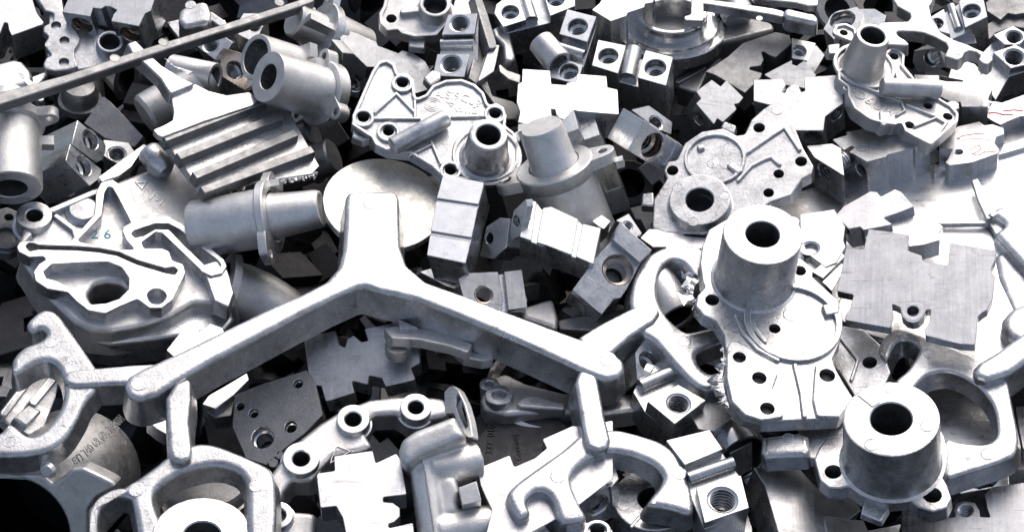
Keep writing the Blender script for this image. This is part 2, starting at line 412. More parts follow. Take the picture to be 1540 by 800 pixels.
# right downward arm and its fork
solid(R, pl, 'arm', [(864,575),(872,552),(898,562),(904,592),(911,630),(919,660),(914,674),(899,678),(883,672),(878,656),(872,620)], -1.5, 24, 'cast', 0.0034, 4, 0.002, fil=0.005)
solid(R, pl, 'gate_fork', [(878,646),(925,642),(962,651),(996,662),(1020,679),(1031,702),(1045,749),(1044,776),(1003,763),(967,760),(993,729),(998,716),(986,699),(956,685),(919,678),(886,689),(865,706),(858,722),
    (871,753),(887,781),(851,788),(841,780),(832,753),(821,739),(804,739),(791,753),(800,771),(780,783),(760,746),(770,729),(810,700),(850,672)], -8, 18, 'cast', 0.0045, 4, 0.0025, fil=0.010, nf=6, smooth=True)
for u, v, r in ((839,716,11),(1021,711,11)): mark(R, pl, u, v, r, -0.008, 'cast')

# ================================================================== covers
def ring(root, pl, name, u, v, r0, r1, z0, z1, mat='cast', seg=40):
    """raised ring, radii in mm, heights in mm"""
    x, y = pl.l(u, v, z1 / 1000); m = MB(mat); a, b, c, d = r0 / 1000, r1 / 1000, z0 / 1000, z1 / 1000; e = 0.0006
    m.lathe((x, y, 0), (0, 0, 1), [(b, c), (b, d - e), (b - e, d), (a + e, d), (a, d - e), (a, c)], seg, mat); return m.build(name, root)
def boss(root, pl, u, v, r, rbase, h, z0, hole, mat='cast', name='boss', rim=0.001, hd=0.9, chamfer=0.0, bm='dark', seg=48):
    """round boss whose top centre is seen at (u, v); mm"""
    x, y = pl.l(u, v, (z0 + h) / 1000); m = MB(mat); h_, z = h / 1000, z0 / 1000; r, rb, q = r / 1000, rbase / 1000, hole / 1000
    f = min(0.003, h_ * 0.2)
    pr = [(rb + f, 0), (rb + f * 0.3, f * 0.3), (rb, f), (r, h_ - rim), (r - rim * 0.3, h_ - rim * 0.3), (r - rim, h_), (r - rim * 1.5, h_)]
    if q: pr += [(q + 0.0008 + chamfer, h_), (q, h_ - 0.0008 - chamfer)]
    else: pr += [(0, h_)]
    m.lathe((x, y, z), (0, 0, 1), pr, seg, mat); o = m.build(name, root)
    if q:
        m = MB(bm); m.lathe((x, y, z + h_ - 0.0008 - chamfer), (0, 0, -1), [(q, 0), (q * 0.96, h_ * hd)], seg, bm); m.lathe((x, y, z + h_ - 0.0008 - chamfer), (0, 0, -1), [(q * .965, h_ * hd * .98), (0, h_ * hd * .98)], seg, 'black'); m.build('bore', o)  # dark wall and black floor paint the shade inside the hole
    return o
def plate(root, pl, name, outline, z, th, holes=(), mat='cast', bev=0.0012, fil=0.003, hr=None, hmat='dark'):
    """plate with round drilled holes (u, v, r px) that get a lining each"""
    zz = z / 1000; m = MB(mat); hs = [pl.l(u, v, zz) + (r * pl.px,) for u, v, r in holes]
    m.prism(rnd(pl.L(outline, zz), fil, 3), [], zz - th / 1000, zz, bev, 3, 0.0008, cm=mat, bores=hs); o = m.build(name, root)
    for x, y, r in hs:
        q = MB(hmat); q.lathe((x, y, zz), (0, 0, -1), [(r, 0), (r * 0.93, 0.0007), (r * 0.9, th / 1000 * 0.97)], 24, hmat); q.lathe((x, y, zz), (0, 0, -1), [(r * .9, th / 1000 * .95), (0, th / 1000 * .95)], 24, 'black'); q.build('bolt_hole', o)  # hole shade painted in: dark lining, black bottom
    return o
def rib(root, pl, pts, z, w, h=3, mat='cast', name='rib'):
    zz = z / 1000; m = MB(mat); m.prism(stroke(pl.L(pts, zz), w / 1000), [], zz - h / 1000, zz, 0.0009, 3, 0.0006, cm=mat, bottom=False); return m.build(name, root)
def closed_rib(root, pl, pts, z, w, h=3, mat='cast', name='rim'):
    """rim following a closed outline, outline = its outer edge"""
    zz = z / 1000; P = ccw(rnd(pl.L(pts, zz), 0.002, 2)); m = MB(mat)
    m.prism(P, [offs(P, w / 1000)], zz - h / 1000, zz, 0.0007, 2, cm=mat, bottom=False); return m.build(name, root)
def lug(root, pl, pts, z, th, mk=None, mat='cast', name='lug', bev=0.0012):
    o = solid(root, pl, name, pts, z, th, mat, bev, 3, 0.0005, fil=0.0015)
    if mk: m = mark(o, pl, mk[0], mk[1], mk[2], z / 1000, mat)
    return o
def stud(root, pl, u0, v0, u1, v1, r, z, mat='cast', name='cast_pin'):
    """round pin lying along a face; r in mm, axis at height z"""
    a = V(pl.l(u0, v0, z / 1000) + (z / 1000,)); b = V(pl.l(u1, v1, z / 1000) + (z / 1000,)); m = MB(mat); L = (b - a).length; r /= 1000
    m.lathe(a, b - a, [(0, 0), (r * 0.75, 0), (r * 0.95, r * 0.12), (r, r * 0.35), (r, L * 0.52), (r * 1.03, L * 0.53), (r * 1.03, L - r * 0.35), (r * 0.98, L - r * 0.1), (r * 0.8, L), (0, L)], 24, mat); return m.build(name, root)
def flash(root, pl, pts, z, mat='cast', amp=3.0, n=5, seed=1):
    """torn flash: crumpled lacy foil along a line of points, of very uneven width"""
    rg = random.Random(seed); m = MB(mat); zz = z / 1000; P = [V(a) for a in pl.L(pts, zz)]; rows = 4; cols = []; big = 0.6
    for i in range(len(P) - 1):
        a, b = P[i], P[i + 1]; e = b - a; nn = V((-e.y, e.x)).normalized(); K = max(3, int(e.length / 0.0013))
        for k in range(K):
            big = min(1, max(.05, big + rg.uniform(-.45, .45))); l = big * amp / 1000; p = a + e * (k / K); col = []
            for r in range(rows):
                f = r / (rows - 1); j = 0.0005 * (r > 0)
                q = p + nn * (l * f) + V((rg.uniform(-j, j), rg.uniform(-j, j))); col.append((q.x, q.y, zz + (rg.uniform(-.3, .45) * l * f)))
            cols.append(col)
    t = .0004
    for c in range(len(cols) - 1):
        for r in range(rows - 1):
            if r and rg.random() < .12 * r: continue
            q = [cols[c][r], cols[c + 1][r], cols[c + 1][r + 1], cols[c][r + 1]]; d = [(x, y, h - t) for x, y, h in q]
            m.add(q + d, [(3, 2, 1, 0), (4, 5, 6, 7), (2, 3, 7, 6), (0, 1, 5, 4), (1, 2, 6, 5), (3, 0, 4, 7)], mat)
    return m.build('flash', root)

# cover with the tall boss, gated to the runner
NA = (-.22, .97, 37)
pl = Pl(1170, 520, 58, NA)
R = thing('pump_cover', 'cast cover with tall round boss and flat ring, torn flash along one edge', 'pump cover', pl)
plate(R, pl, 'flange', [(1066,345),(1056,370),(1053,395),(1056,422),(1060,432),(1049,444),(1046,460),(1058,474),(1077,483),(1089,503),(1092,530),(1089,567),(1097,604),(1118,626),(1145,634),(1262,629),(1286,602),
   (1272,580),(1258,556),(1252,540),(1263,515),(1268,480),(1259,450),(1235,428),(1222,416),(1217,398),(1204,388),(1190,388),(1180,370),(1150,330),(1100,325)], 0, 11,
   [(1165,494,9),(1071,451,11),(1112,537,11),(1142,568,12),(1154,614,12),(1244,564,13),(1203,407,10)])
plate(R, pl, 'raised_pad', [(1093,522),(1100,510),(1118,516),(1138,530),(1160,546),(1170,562),(1162,584),(1170,600),(1180,627),(1145,632),(1120,624),(1100,603),(1092,567)], 2.6, 5, [(1112,537,10),(1142,568,11),(1154,614,11)])
plate(R, pl, 'raised_pad', [(1226,548),(1250,541),(1258,556),(1271,580),(1284,602),(1262,627),(1228,626),(1222,600),(1224,570)], 2.4, 5, [(1244,564,12)])
ring(R, pl, 'rim', 1193, 482, 29.5, 34, 0, 3.2)
boss(R, pl, 1147, 352, 27.2, 28, 50, 0, 11.5)
for u, v, r in ((1111,335,10),(1125,378,10),(1193,333,9)): mark(R, pl, u, v, r, 0.050)
for u, v, r in ((1190,473,13),(1214,526,11),(1122,578,9),(1262,470,0)):
    if r: mark(R, pl, u, v, r, 0)
lug(R, pl, [(1236,458),(1262,452),(1262,470),(1242,474)], 4, 5)
for q in ([(1108,474),(1118,500),(1140,524),(1170,540)], [(1126,468),(1136,494),(1150,512)], [(1196,548),(1206,590),(1210,624)]): rib(R, pl, q, 2.4, 3.2, 3)
flash(R, pl, [(1097,612),(1090,590),(1086,566),(1091,545),(1088,520)], -2, amp=10, seed=3)
flash(R, pl, [(1060,478),(1048,470),(1044,458)], -4, amp=6, seed=4)
flash(R, pl, [(1054,455),(1042,446),(1044,430),(1056,418)], -2, amp=14, seed=5)

# cover with the wide boss in front
pl = Pl(1340, 690, 52, (0.0, 1, 37))
R = thing('pump_cover', 'cast cover with wide boss and two bolt ears, beside the looped runner', 'pump cover', pl)
plate(R, pl, 'flange', [(1268,640),(1250,650),(1232,672),(1224,690),(1228,706),(1233,722),(1246,733),(1262,734),(1277,731),(1294,744),(1329,753),(1367,750),(1381,762),(1403,769),(1424,763),(1431,748),(1424,728),(1416,715),
   (1424,700),(1427,680),(1420,655),(1400,620),(1340,600),(1290,615)], 0, 11, [(1253,709,13),(1402,744,14)])
boss(R, pl, 1340, 629, 30.3, 31.3, 44, 0, 13)
for u, v, r in ((1337,582,10),(1395,640,11),(1311,668,11)): mark(R, pl, u, v, r, 0.044)
m = MB('cast'); m.prism(rnd(pl.L([(1288,593),(1304,585),(1326,603),(1312,612)], 0.0446), 0.001, 2), [], 0.040, 0.0446, 0.0006, 2, cm='cast'); m.build('notch_pad', R)
lug(R, pl, [(1299,752),(1294,772),(1325,784),(1338,762)], -6, 5, (1313,769,7))
# wing plate at its left with the squared lug
solid(R, pl, 'wing', [(1200,640),(1290,628),(1285,690),(1240,690),(1205,688)], -1, 9, 'cast', 0.001, 2, fil=0.002)
lug(R, pl, [(1146,655),(1200,648),(1216,654),(1219,676),(1214,684),(1150,687),(1143,678)], 6, 15, (1185,658,9), bev=0.004)

# the looped runner at the right
pl = Pl(1470, 600, 56, (0, 1, 37))
R = thing('casting_runner', 'looped cast runner round a bright sheet, with a thick arm behind it', 'casting runner', pl)
solid(R, pl, 'gate_fork', [(1320,530),(1324,514),(1336,498),(1346,493),(1358,493),(1382,501),(1422,517),(1462,534),(1500,548),(1514,565),(1522,610),(1532,655),(1528,684),(1502,696),(1452,711),(1420,722),(1412,690),(1420,656),
   (1440,664),(1484,668),(1501,654),(1496,614),(1478,586),(1444,563),(1417,557),(1390,564),(1370,588),(1350,592),(1344,572),(1365,556),(1380,532),(1382,521),(1367,511),(1352,511),(1342,522),(1334,544)], -5, 17, 'cast', 0.0026, 4, 0.002, fil=0.008, nf=6, smooth=True)
solid(R, pl, 'arm', [(1466,566),(1462,554),(1472,543),(1500,526),(1545,494),(1600,456),(1600,500),(1560,530),(1520,560),(1484,572)], 3, 24, 'cast', 0.0045, 4, 0.002, fil=0.005)
for u, v, r in ((1398,531,10),(1486,682,11)): mark(R, pl, u, v, r, -0.005)
pl = Pl(1520, 420, 40, (0, 1, 40))
R = thing('casting_runner', 'thick rounded runner arms bending over the bright sheet edge', 'casting runner', pl)
solid(R, pl, 'arm', [(1478,324),(1500,310),(1520,306),(1600,320),(1600,420),(1560,440),(1538,400),(1512,372),(1492,350),(1512,338),(1496,326)], 0, 20, 'cast', 0.005, 4, 0.003, fil=0.006)
solid(R, pl, 'arm', [(1494,384),(1512,372),(1560,430),(1600,470),(1600,520),(1545,500),(1520,470),(1500,420)], -8, 20, 'cast', 0.005, 4, 0.003, fil=0.006)
solid(R, pl, 'knob', [(1506,478),(1520,462),(1545,452),(1580,452),(1580,520),(1540,520),(1515,506),(1505,492)], 6, 26, 'cast', 0.006, 4, 0.003, fil=0.008)
# ================================================================== valve body at the left
NV = (0.0, 1, 36)
pl = Pl(190, 400, 30, NV)
R = thing('valve_casting', 'valve body casting with white milled channel walls and a blue pen mark', 'valve body', pl)
solid(R, pl, 'body', T(0,1,'222,150 420,65 500,40 640,-10 820,-60 900,-30 925,160 915,210 1000,380 1048,500 1055,600 960,585 860,580 760,640 640,680 500,705 400,695 330,665 240,580 180,520 85,372 120,300 150,260'), -12, 26, 'grey', 0.004, 3, 0.004, fil=0.006, holes=[[(u+0,v) for u,v in G(0,260,.33755,'390,540 420,495 480,480 540,490 572,520 540,555 470,580 410,582')]])
z = 0.0; m = MB('mach', 'cast')
outer = T(0,1,'73,328 88,306 112,302 170,303 310,308 420,185 427,85 450,42 500,28 530,48 560,120 622,212 680,193 750,193 820,230 900,300 1000,385 1012,415 990,448 940,460 895,438 890,430 722,268 692,264 630,310 640,335 720,335 752,348 768,390 815,405 826,445 795,510 770,565 720,602 665,602 612,562 540,592 470,626 390,612 340,572 300,532 210,517 157,482 148,440 172,405 205,385 190,372 130,376 82,352')
H = ['465,90 480,62 500,66 520,100 583,222 548,240 545,262 562,300 600,342 520,340 440,325 352,306 348,298 452,190',
     '112,326 128,312 150,314 172,322 340,327 440,335 530,352 610,388 735,424 775,418 792,434 780,452 745,448 610,408 520,368 430,352 330,344 170,340 130,348',
     '193,440 228,408 350,400 480,396 540,420 574,468 572,518 530,560 470,580 400,586 350,562 300,505 250,480 205,468',
     '583,270 600,256 690,226 750,226 800,252 880,320 968,388 986,412 960,434 918,424 905,402 830,330 752,252 692,250 640,280 600,288']
m.prism(rnd(pl.L(outer), 0.002, 3), [rnd(pl.L(T(0,1,h)), 0.0015, 3) for h in H] + [ccw(circ(pl.l(*T(0,1,'697,550')[0]), 14 * pl.px, 24))], -0.0125, z, 0.0008, 2, cm='mach', sm='cast'); m.build('channel_walls', R)
ring(R, pl, 'hole_collar', *T(0,1,'697,556')[0], 5.6, 7.2, -12, -4, 'mach')
# big port with a dark throat, side ear, upper dome, raised marks
x, y = pl.l(*T(0,1,'480,532')[0], -0.012); m = MB('dark'); m.lathe((x, y, -0.0385), (0, 0, 1), [(0.03, 0.0), (0.03, -.03), (0, -.0305)][::-1], 28, 'black'); m.build('port', R)  # port walls coloured black for the shade inside
e = boss(R, pl, *T(0,1,'152,188')[0], 13, 13.5, 14, -20, 6, 'cast', 'ear')
solid(R, pl, 'web', T(0,1,'110,230 150,270 110,310 95,330 75,320 100,270'), -9, 12, 'cast', 0.002, 3, fil=0.004)
rib(R, pl, T(0,1,'230,165 420,85'), -6, 5, 7); rib(R, pl, T(0,1,'250,190 330,250 345,300'), -8, 4, 5)
m = MB('cast'); p = pl.l(*T(0,1,'372,170')[0], -0.01); m.lathe((p[0], p[1], -0.013), (0, 0, 1), [(0.014, 0), (0.0135, 0.003), (0.010, 0.006), (0, 0.007)], 24); m.build('dome', R)
m = MB('cast'); m.tube([V(pl.l(254,262,-.006)+(-.006,)).lerp(V(pl.l(218,222,.002)+(.002,)), t) for t in (0,.12,.3,.6,.85,.95,1)], [.003,.0085,.0105,.0105,.0095,.007,.002], 20); m.build('round_boss', R)
text(R, pl, '1-1', *T(0,1,'700,118')[0], 0.011, -35, -0.0118, name='raised_lettering'); text(R, pl, '2 6', *T(0,1,'450,275')[0], 0.012, 0, -0.0118, 'blue', name='pen_mark', h=0.0002)
m = MB('cast'); tr = pl.L(T(0,1,'600,40 660,38 632,75'), -0.0115); m.prism(tr, [offs(ccw(tr), 0.0014)], -0.013, -0.0112, 0.0002, 1, cm='cast'); m.build('raised_triangle', R)
solid(R, pl, 'lower_skirt', T(0,1,'330,690 420,715 500,720 640,690 760,650 860,590 960,595 1060,640 1000,700 700,740 500,760 380,740'), -24, 30, 'cast', 0.003, 3, fil=0.006)
lug(R, pl, [(303,398),(336,388),(346,416),(352,440),(344,462),(322,452)], -2, 16, mat='cast')

# tube housing running out of it to the right
pl = Pl(391, 329, 24, (-1, .17, 74))
R = thing('flanged_tube', 'satin cast tube with thin eared flange and tapered spigot beside the milled valve body', 'tube fitting', pl)
m = MB('sand'); m.lathe((0,0,-.052), (0,0,1), [(0,0),(.021,0),(.022,.002),(.0225,.05),(.0225,.055)], 40, 'sand'); m.build('body', R)
m = MB('sand'); m.lathe((0,0,.003), (0,0,1), [(.0225,0),(.027,.0005),(.028,.0015),(.028,.0065),(.027,.0075),(.02,.008)], 40, 'sand'); m.build('flange', R)
m = MB('sand'); m.lathe((0,0,.0105), (0,0,1), [(.018,0),(.017,.004),(.0145,.035),(.0135,.0375),(.012,.038),(.0115,.030),(0,.030)], 32, 'sand'); m.build('spigot', R)
for an in (80, 262):
    a = math.radians(an); d = V((math.cos(a), math.sin(a))); m = MB('sand'); c = d * .034
    m.prism(rnd([tuple(d*.02+V((-d.y,d.x))*.017), tuple(c+d*.006+V((-d.y,d.x))*.008), tuple(c+d*.006-V((-d.y,d.x))*.008), tuple(d*.02-V((-d.y,d.x))*.017)], .006, 4), [circ(c, .0035, 16)], .0035, .010, .0008, 2, cm='sand'); m.build('ear', R)
m = MB('sand'); m.box((-.004,.024,.014), (.005,0,0), (0,.003,0), (0,0,.004), 'sand'); m.build('stop_block', R)

# dark drum under the valve body
pl = Pl(205, 430, -2, (0, 1, 36))
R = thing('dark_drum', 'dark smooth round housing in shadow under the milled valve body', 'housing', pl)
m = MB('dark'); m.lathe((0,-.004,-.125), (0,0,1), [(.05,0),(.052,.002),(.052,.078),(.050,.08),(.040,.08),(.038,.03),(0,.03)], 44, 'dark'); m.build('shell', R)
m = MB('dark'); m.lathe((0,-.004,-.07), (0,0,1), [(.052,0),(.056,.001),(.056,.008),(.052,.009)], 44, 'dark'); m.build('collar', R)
# curved elbow at its right
pl = Pl(400, 450, -32, (0, 1, 40))
R = thing('elbow_pipe', 'smooth blue-grey elbow pipe curving behind the big runner arm', 'pipe', pl)
m = MB('grey'); pts = [V((-.03+.05*math.sin(a), .0+.03*math.cos(a)-.02, .0-.02*math.sin(a))) for a in (i*.17 for i in range(10))]
m.tube(pts, .023, 24, 'grey'); m.build('pipe_bend', R); m = MB('grey'); m.lathe(pts[0], pts[1]-pts[0], [(.02,-.004),(.028,-.003),(.028,.003),(.022,.004)], 28, 'grey'); m.build('collar', R)

# ================================================================== finned heat sink with its fan gate and rail
pl = Pl(360, 215, 46, (-.25, .85, 40))
R = thing('finned_heat_sink', 'finned casting with fan-shaped gate hanging from a long thin runner rail', 'heat sink', pl)
solid(R, pl, 'base', [(243,206),(300,186),(420,146),(436,168),(481,250),(470,262),(310,286),(300,284)], -9, 8, 'cast', 0.001, 2, fil=0.001)
for a, b in (((250,213),(402,154)),((272,240),(427,178)),((296,269),(449,204)),((308,291),(474,229))):
    m = MB('ext'); m.prism(pl.L([a, b, (b[0]-7,b[1]-10), (a[0]-7,a[1]-10)], 0), [], -.0105, .0, .0005, 1, .0006, cm='dark', sm='dark'); m.build('fin', R)
solid(R, pl, 'fan_gate', T(0,0,'758,420 870,374 930,405 1010,425 1110,410 1160,440 1130,470 900,545 725,612 705,605 680,578 730,558 770,535 775,500 765,450'), 1.5, 5, 'cast', 0.001, 2, fil=0.002)
solid(R, pl, 'gate_stem', T(0,0,'565,195 605,180 640,215 720,290 800,340 872,375 760,420 735,385 715,350 650,290 590,240'), 6, 11, 'cast', 0.0015, 3, .001, fil=0.002)
solid(R, pl, 'rail', [(-30,150),(5,137),(100,112),(200,78),(320,41),(440,3),(470,-7),(474,3),(440,15),(320,53),(200,92),(100,126),(20,152),(-30,168)], 9, 8, 'dark', 0.0015, 3, .0005, fil=0.002)
for u, v in ((173,88),(246,64),(420,4)): mark(R, pl, u, v, 8, 0.009, 'dark')
flash(R, pl, [(478,258),(440,266),(400,272),(330,285)], -10, amp=6, n=3, seed=8)
m = MB('ext'); m.prism(pl.L([(424,146),(433,143),(442,160),(434,164)],.0), [], -.02, .001, .0005, 1, cm='ext'); m.build('end_stop', R)
flash(R, pl, [(290,108),(262,100),(246,86)], 3, amp=6, n=5, seed=9)

# ================================================================== tubes at the top left
def fitting(label, u, v, lift, N, prof, mat='grey', name='tube_fitting', cat='tube fitting', seg=40):
    """parts: list of (part name, profile [(r mm, z mm)...], material)"""
    pl = Pl(u, v, lift, N); R = thing(name, label, cat, pl)
    for nm, pr, mt in prof:
        m = MB(mt); m.lathe((0,0,0), (0,0,1), [(r/1000, z/1000) for r, z in pr], seg, mt); m.build(nm, R)
    return R, pl
def ear(R, ang, r0, rr, hole, z0, z1, mat='grey', nm='ear'):
    a = math.radians(ang); d = V((math.cos(a), math.sin(a))); q = V((-d.y, d.x)); c = d * r0 / 1000; rr /= 1000; m = MB(mat)
    base = d * (r0 / 1000 - rr * 2.2); P = [tuple(base + q * rr * 1.5)] + [tuple(c + (q * math.cos(t) + d * math.sin(t)) * rr) for t in (math.pi * k / 8 for k in range(9))] + [tuple(base - q * rr * 1.5)]
    m.prism(P, [circ(c, hole / 1000, 16)], z0 / 1000, z1 / 1000, .0008, 2, cm=mat); return m.build(nm, R)
# the close tube with an offset thick end face, and the ring tube behind
R, pl = fitting('grey sand-cast tube end with thick face and oval bore', 404, 116, 74, (1, .32, 55),
  [('tube', [(15,-52),(21.5,-50),(20.5,0),(20,.6),(10.8,.6),(10.2,0)], 'sand'), ('bore', [(10.2,0),(10,-40),(0,-40.5)], 'bore'), ('flange', [(18,-62),(27,-61),(27,-52),(26,-51),(18,-50)], 'sand')])
for a in (75, 200, 310): ear(R, a, 30, 6.5, 3, -60, -50, 'sand')
m = MB('sand'); m.box((.004,.021,-.046), (.006,0,0), (0,.004,0), (0,0,.006), 'sand'); m.build('stop_block', R)
R, pl = fitting('thin-walled grey tube with wide open bore behind the thick-faced one', 385, 86, 66, (1, .32, 52),
  [('tube', [(19,-45),(18.5,0),(18,.5),(14.8,.5),(14.4,0)], 'sand'), ('bore', [(14.4,0),(14,-38),(0,-38.5)], 'bore')])
m = MB('sand'); m.box((.010,.010,-.042), (.012,0,0), (0,.006,0), (0,0,.004), 'sand'); m.build('web', R)
# tube with eared collar beside the milled valve body ear, open end downwards
R, pl = fitting('satin grey tube whose bore opens downwards below an eared collar', 16, 284, 66, (0, -1, 58),
  [('tube', [(21,-62),(21.5,-54),(23,-52),(23,-1),(22,0),(12.6,0),(12,-.6)], 'sand'), ('bore', [(12,-.6),(11.6,-40),(0,-40.5)], 'dark'), ('collar', [(20,-64),(25,-63),(26,-62),(26,-55),(25,-54),(20,-53)], 'sand'),
   ('spigot', [(20,-63),(17,-64),(15.5,-82),(14,-84),(0,-84.5)], 'sand')])
ear(R, 22, 31, 7, 3.2, -62, -54, 'sand'); ear(R, 158, 31, 7, 3.2, -62, -54, 'sand')
m = MB('sand'); m.box((.027,-.008,-.046), (.005,0,0), (0,.004,0), (0,0,.004), 'sand'); m.build('stop_block', R)
# plug cylinder behind the fan gate, small tube end, round lump in the shadow
fitting('stubby grey tube end under the fan-shaped gate', 222, 172, 8, (1, -.6, 78), [('plug', [(0,-60),(17,-58),(17.5,0),(15,3),(0,4)], 'grey'), ('collar', [(17.5,-30),(20,-29),(20,-26),(17.5,-25)], 'grey')])
fitting('small tube stub with a pale rim above the fan-shaped gate', 324, 118, 24, (-1, -.2, 62), [('tube', [(12.5,-40),(12.5,-1),(12,0),(9.4,0),(9,-1)], 'grey'), ('bore', [(9,-1),(8.8,-25),(0,-25.4)], 'dark')])
fitting('rounded dark lump under the thin runner rail', 120, 128, -6, (0, 1, 50), [('cap', [(15,-25),(15,-8),(12,-2),(0,0)], 'dark'), ('lip', [(15,-20),(18,-19.5),(18,-16),(15,-15.5)], 'dark')])
# castings behind the rail
pl = Pl(25, 100, 10, (0, 1, 40)); R = thing('cast_cover', 'rounded cast cover half hidden under one end of the runner rail', 'cover', pl)
solid(R, pl, 'shell', T(0,0,'-60,290 0,270 60,255 100,265 140,310 150,340 130,380 60,400 -60,430'), 0, 22, 'cast', .006, 4, .003, fil=.006); rib(R, pl, T(0,0,'90,330 160,400 180,440'), 0, 6, 8)
solid(R, pl, 'rim_plate', T(0,0,'150,340 200,320 215,340 150,390 40,440 0,420'), -8, 6, 'cast', .001, 2)
pl = Pl(300, 28, 16, (0.2, 1, 40)); R = thing('capped_casting', 'square rounded cast cap with a rib behind the runner rail', 'cast cap', pl)
solid(R, pl, 'cap', G(240,0,.225,'130,70 180,30 290,5 320,20 345,90 335,150 160,190 120,140'), 0, 26, 'cast', .004, 4, .003, fil=.005); rib(R, pl, G(240,0,.225,'335,100 420,160'), -6, 7, 12)
mark(R, pl, *G(240,0,.225,'205,35')[0], 8, 0)
solid(R, pl, 'foot_plate', G(240,0,.225,'40,150 130,130 200,200 330,150 440,130 440,200 130,260'), -22, 6, 'cast', .001, 2)
flash(R, pl, G(240,0,.225,'330,160 160,200'), -18, amp=5, n=6, seed=11)
pl = Pl(345, 95, -4, (.3, 1, 40))
# blocks behind the tubes
block('brownish end block with a black round bore beside the double tubes', 'sawn block', (351,103), 12, (-.6,.7,28), G(240,0,.225,'425,320 620,375 575,610 395,500'), 30, caps=[G(240,0,.225,'505,470')[0]+(15,)], cm='brass', name='bored_block', step=.3)
block('white-edged block with one dark bore half under the runner rail', 'sawn block', (317,70), 4, (.5,.8,34), G(240,0,.225,'225,295 300,220 420,235 490,285 395,420 340,380'), 30, caps=[G(240,0,.225,'342,305')[0]+(13,)], name='bored_block')
block('grey block with a bright face and bore just above the ring tube', 'sawn block', (377,44), 6, (.1,.9,38), G(240,0,.225,'490,205 560,90 720,90 700,160 640,290 540,240'), 30, caps=[G(240,0,.225,'632,180')[0]+(11,)], name='bored_block')
R, pl = fitting('grey tube casting with curved eared flange lying behind the double tubes', 442, 30, 34, (1, .5, 62),
  [('spigot', [(0,1),(13,.5),(14.5,-1),(15.5,-26)], 'grey'), ('flange', [(15,-25),(26,-26),(27,-27),(27,-33),(26,-34),(20,-34)], 'cast'), ('body', [(22,-34),(22,-70),(0,-71)], 'grey')])
ear(R, 60, 31, 7, 3, -33, -26, 'cast'); ear(R, 230, 31, 7, 3, -33, -26, 'cast')
m = MB('cast'); m.box((0,.015,-.012), (.004,0,0), (0,.005,0), (0,0,.008)); m.build('stop_block', R); m = MB('grey'); m.box((.012,-.008,-.014), (.008,0,0), (0,.003,0), (0,0,.012), 'grey'); m.build('web', R)
# blocks at the left
block('dark-faced long block with slot-like bore in the shadow between tubes', 'sawn block', (165,180), 0, (.3,.6,34), G(0,120,.225,'560,290 690,110 740,150 960,380 900,450 700,390'), 34, cm='dark', sm='dark', name='bored_block')
block('clear-edged block with large counterbored hole, upper of two beside the downward-opening tube', 'sawn block', (135,215), 26, (-.75,.35,50), G(0,120,.225,'520,270 700,420 710,450 690,530 650,555 480,430'), 42, caps=[G(0,120,.225,'605,400')[0]+(17,)], cm='mach', name='bored_block', step=.35)
block('clear-edged block with large counterbored hole, lower of two beside the downward-opening tube', 'sawn block', (128,250), 32, (-.75,.35,50), G(0,120,.225,'470,430 680,600 670,660 600,710 440,540'), 46, caps=[G(0,120,.225,'560,575')[0]+(17,)], cm='mach', name='bored_block', step=.35)
block('small bored block behind the milled valve body with dark thread', 'sawn block', (178,232), 4, (0,1,40), G(0,120,.225,'690,400 860,420 900,480 800,570 690,510'), 20, caps=[G(0,120,.225,'780,495')[0]+(15,)], cm='sawd', name='bored_block')
block('white milled strip with a half hole beside the round boss of the valve body', 'sawn block', (195,250), 24, (-.2,1,38), G(0,120,.225,'660,650 770,570 960,430 1010,450 940,490 880,580 800,640 680,680'), 12, cm='mach', name='milled_strip')
# small parts at the very left
pl = Pl(12, 335, 4, (0,1,38)); R = thing('small_bracket', 'small dark bracket with two ring holes beside the milled valve body ear', 'bracket', pl)
plate(R, pl, 'plate', T(0,1,'-30,170 30,150 80,170 100,230 90,330 40,360 -30,350'), 0, 8, [T(0,1,'40,198')[0]+(7,)], 'dark'); ring(R, pl, 'ring_boss', *T(0,1,'30,280')[0], 8, 12, -4, 3, 'dark')
ring(R, pl, 'eyelet', *T(0,1,'118,455')[0], 4, 6.5, -14, -6, 'cast')
# blocks in the top left corner
block('flat pale block with notched front edge beside the scalloped cover plate', 'sawn block', (20,20), 26, (.12,1,40), T(0,0,'-80,-60 110,-60 145,0 165,60 195,100 190,110 52,160 40,135 35,105 20,100 12,118 0,150 -80,185'), 32, cm='saw', name='notched_block')
block('big notched block with two brownish bores in its front, above the rail', 'sawn block', (160,10), 40, (.3,.95,44), T(0,0,'275,55 290,25 330,-60 720,-70 690,-10 670,50 645,62 618,118 495,95 505,65 522,46 490,30 470,28 450,40 412,36 402,75'), 34, sides=[T(0,0,'375,115')[0]+(17,), T(0,0,'588,158')[0]+(17,)], cm='saw', bm='brass', name='notched_block', step=.3)
pl = Pl(105, 60, 12, (0.1, 1, 34)); R = thing('gasket_plate', 'scalloped cover plate with three dark holes in a row', 'cover plate', pl)
solid(R, pl, 'base_plate', T(0,0,'225,-40 300,80 480,140 560,190 565,240 470,292 350,312 240,318 210,250'), -4, 6, 'cast', .001, 2, bores=[T(0,0,'490,195')[0]+(17,)])
plate(R, pl, 'raised_land', T(0,0,'150,-30 270,-30 285,60 300,90 345,140 358,170 352,195 332,225 335,260 350,300 300,312 240,318 200,308 192,285 205,258 230,248 205,215 200,190 218,165 192,142 192,120 235,95 240,60 200,50'), 0, 6, [T(0,0,'250,115')[0]+(7.5,), T(0,0,'287,182')[0]+(7.5,), T(0,0,'285,278')[0]+(7.5,)])
boss(R, pl, *T(0,0,'490,185')[0], 11, 12, 12, -6, 8)
mark(R, pl, *T(0,0,'215,200')[0], 5, 0); mark(R, pl, *T(0,0,'215,290')[0], 5, 0)
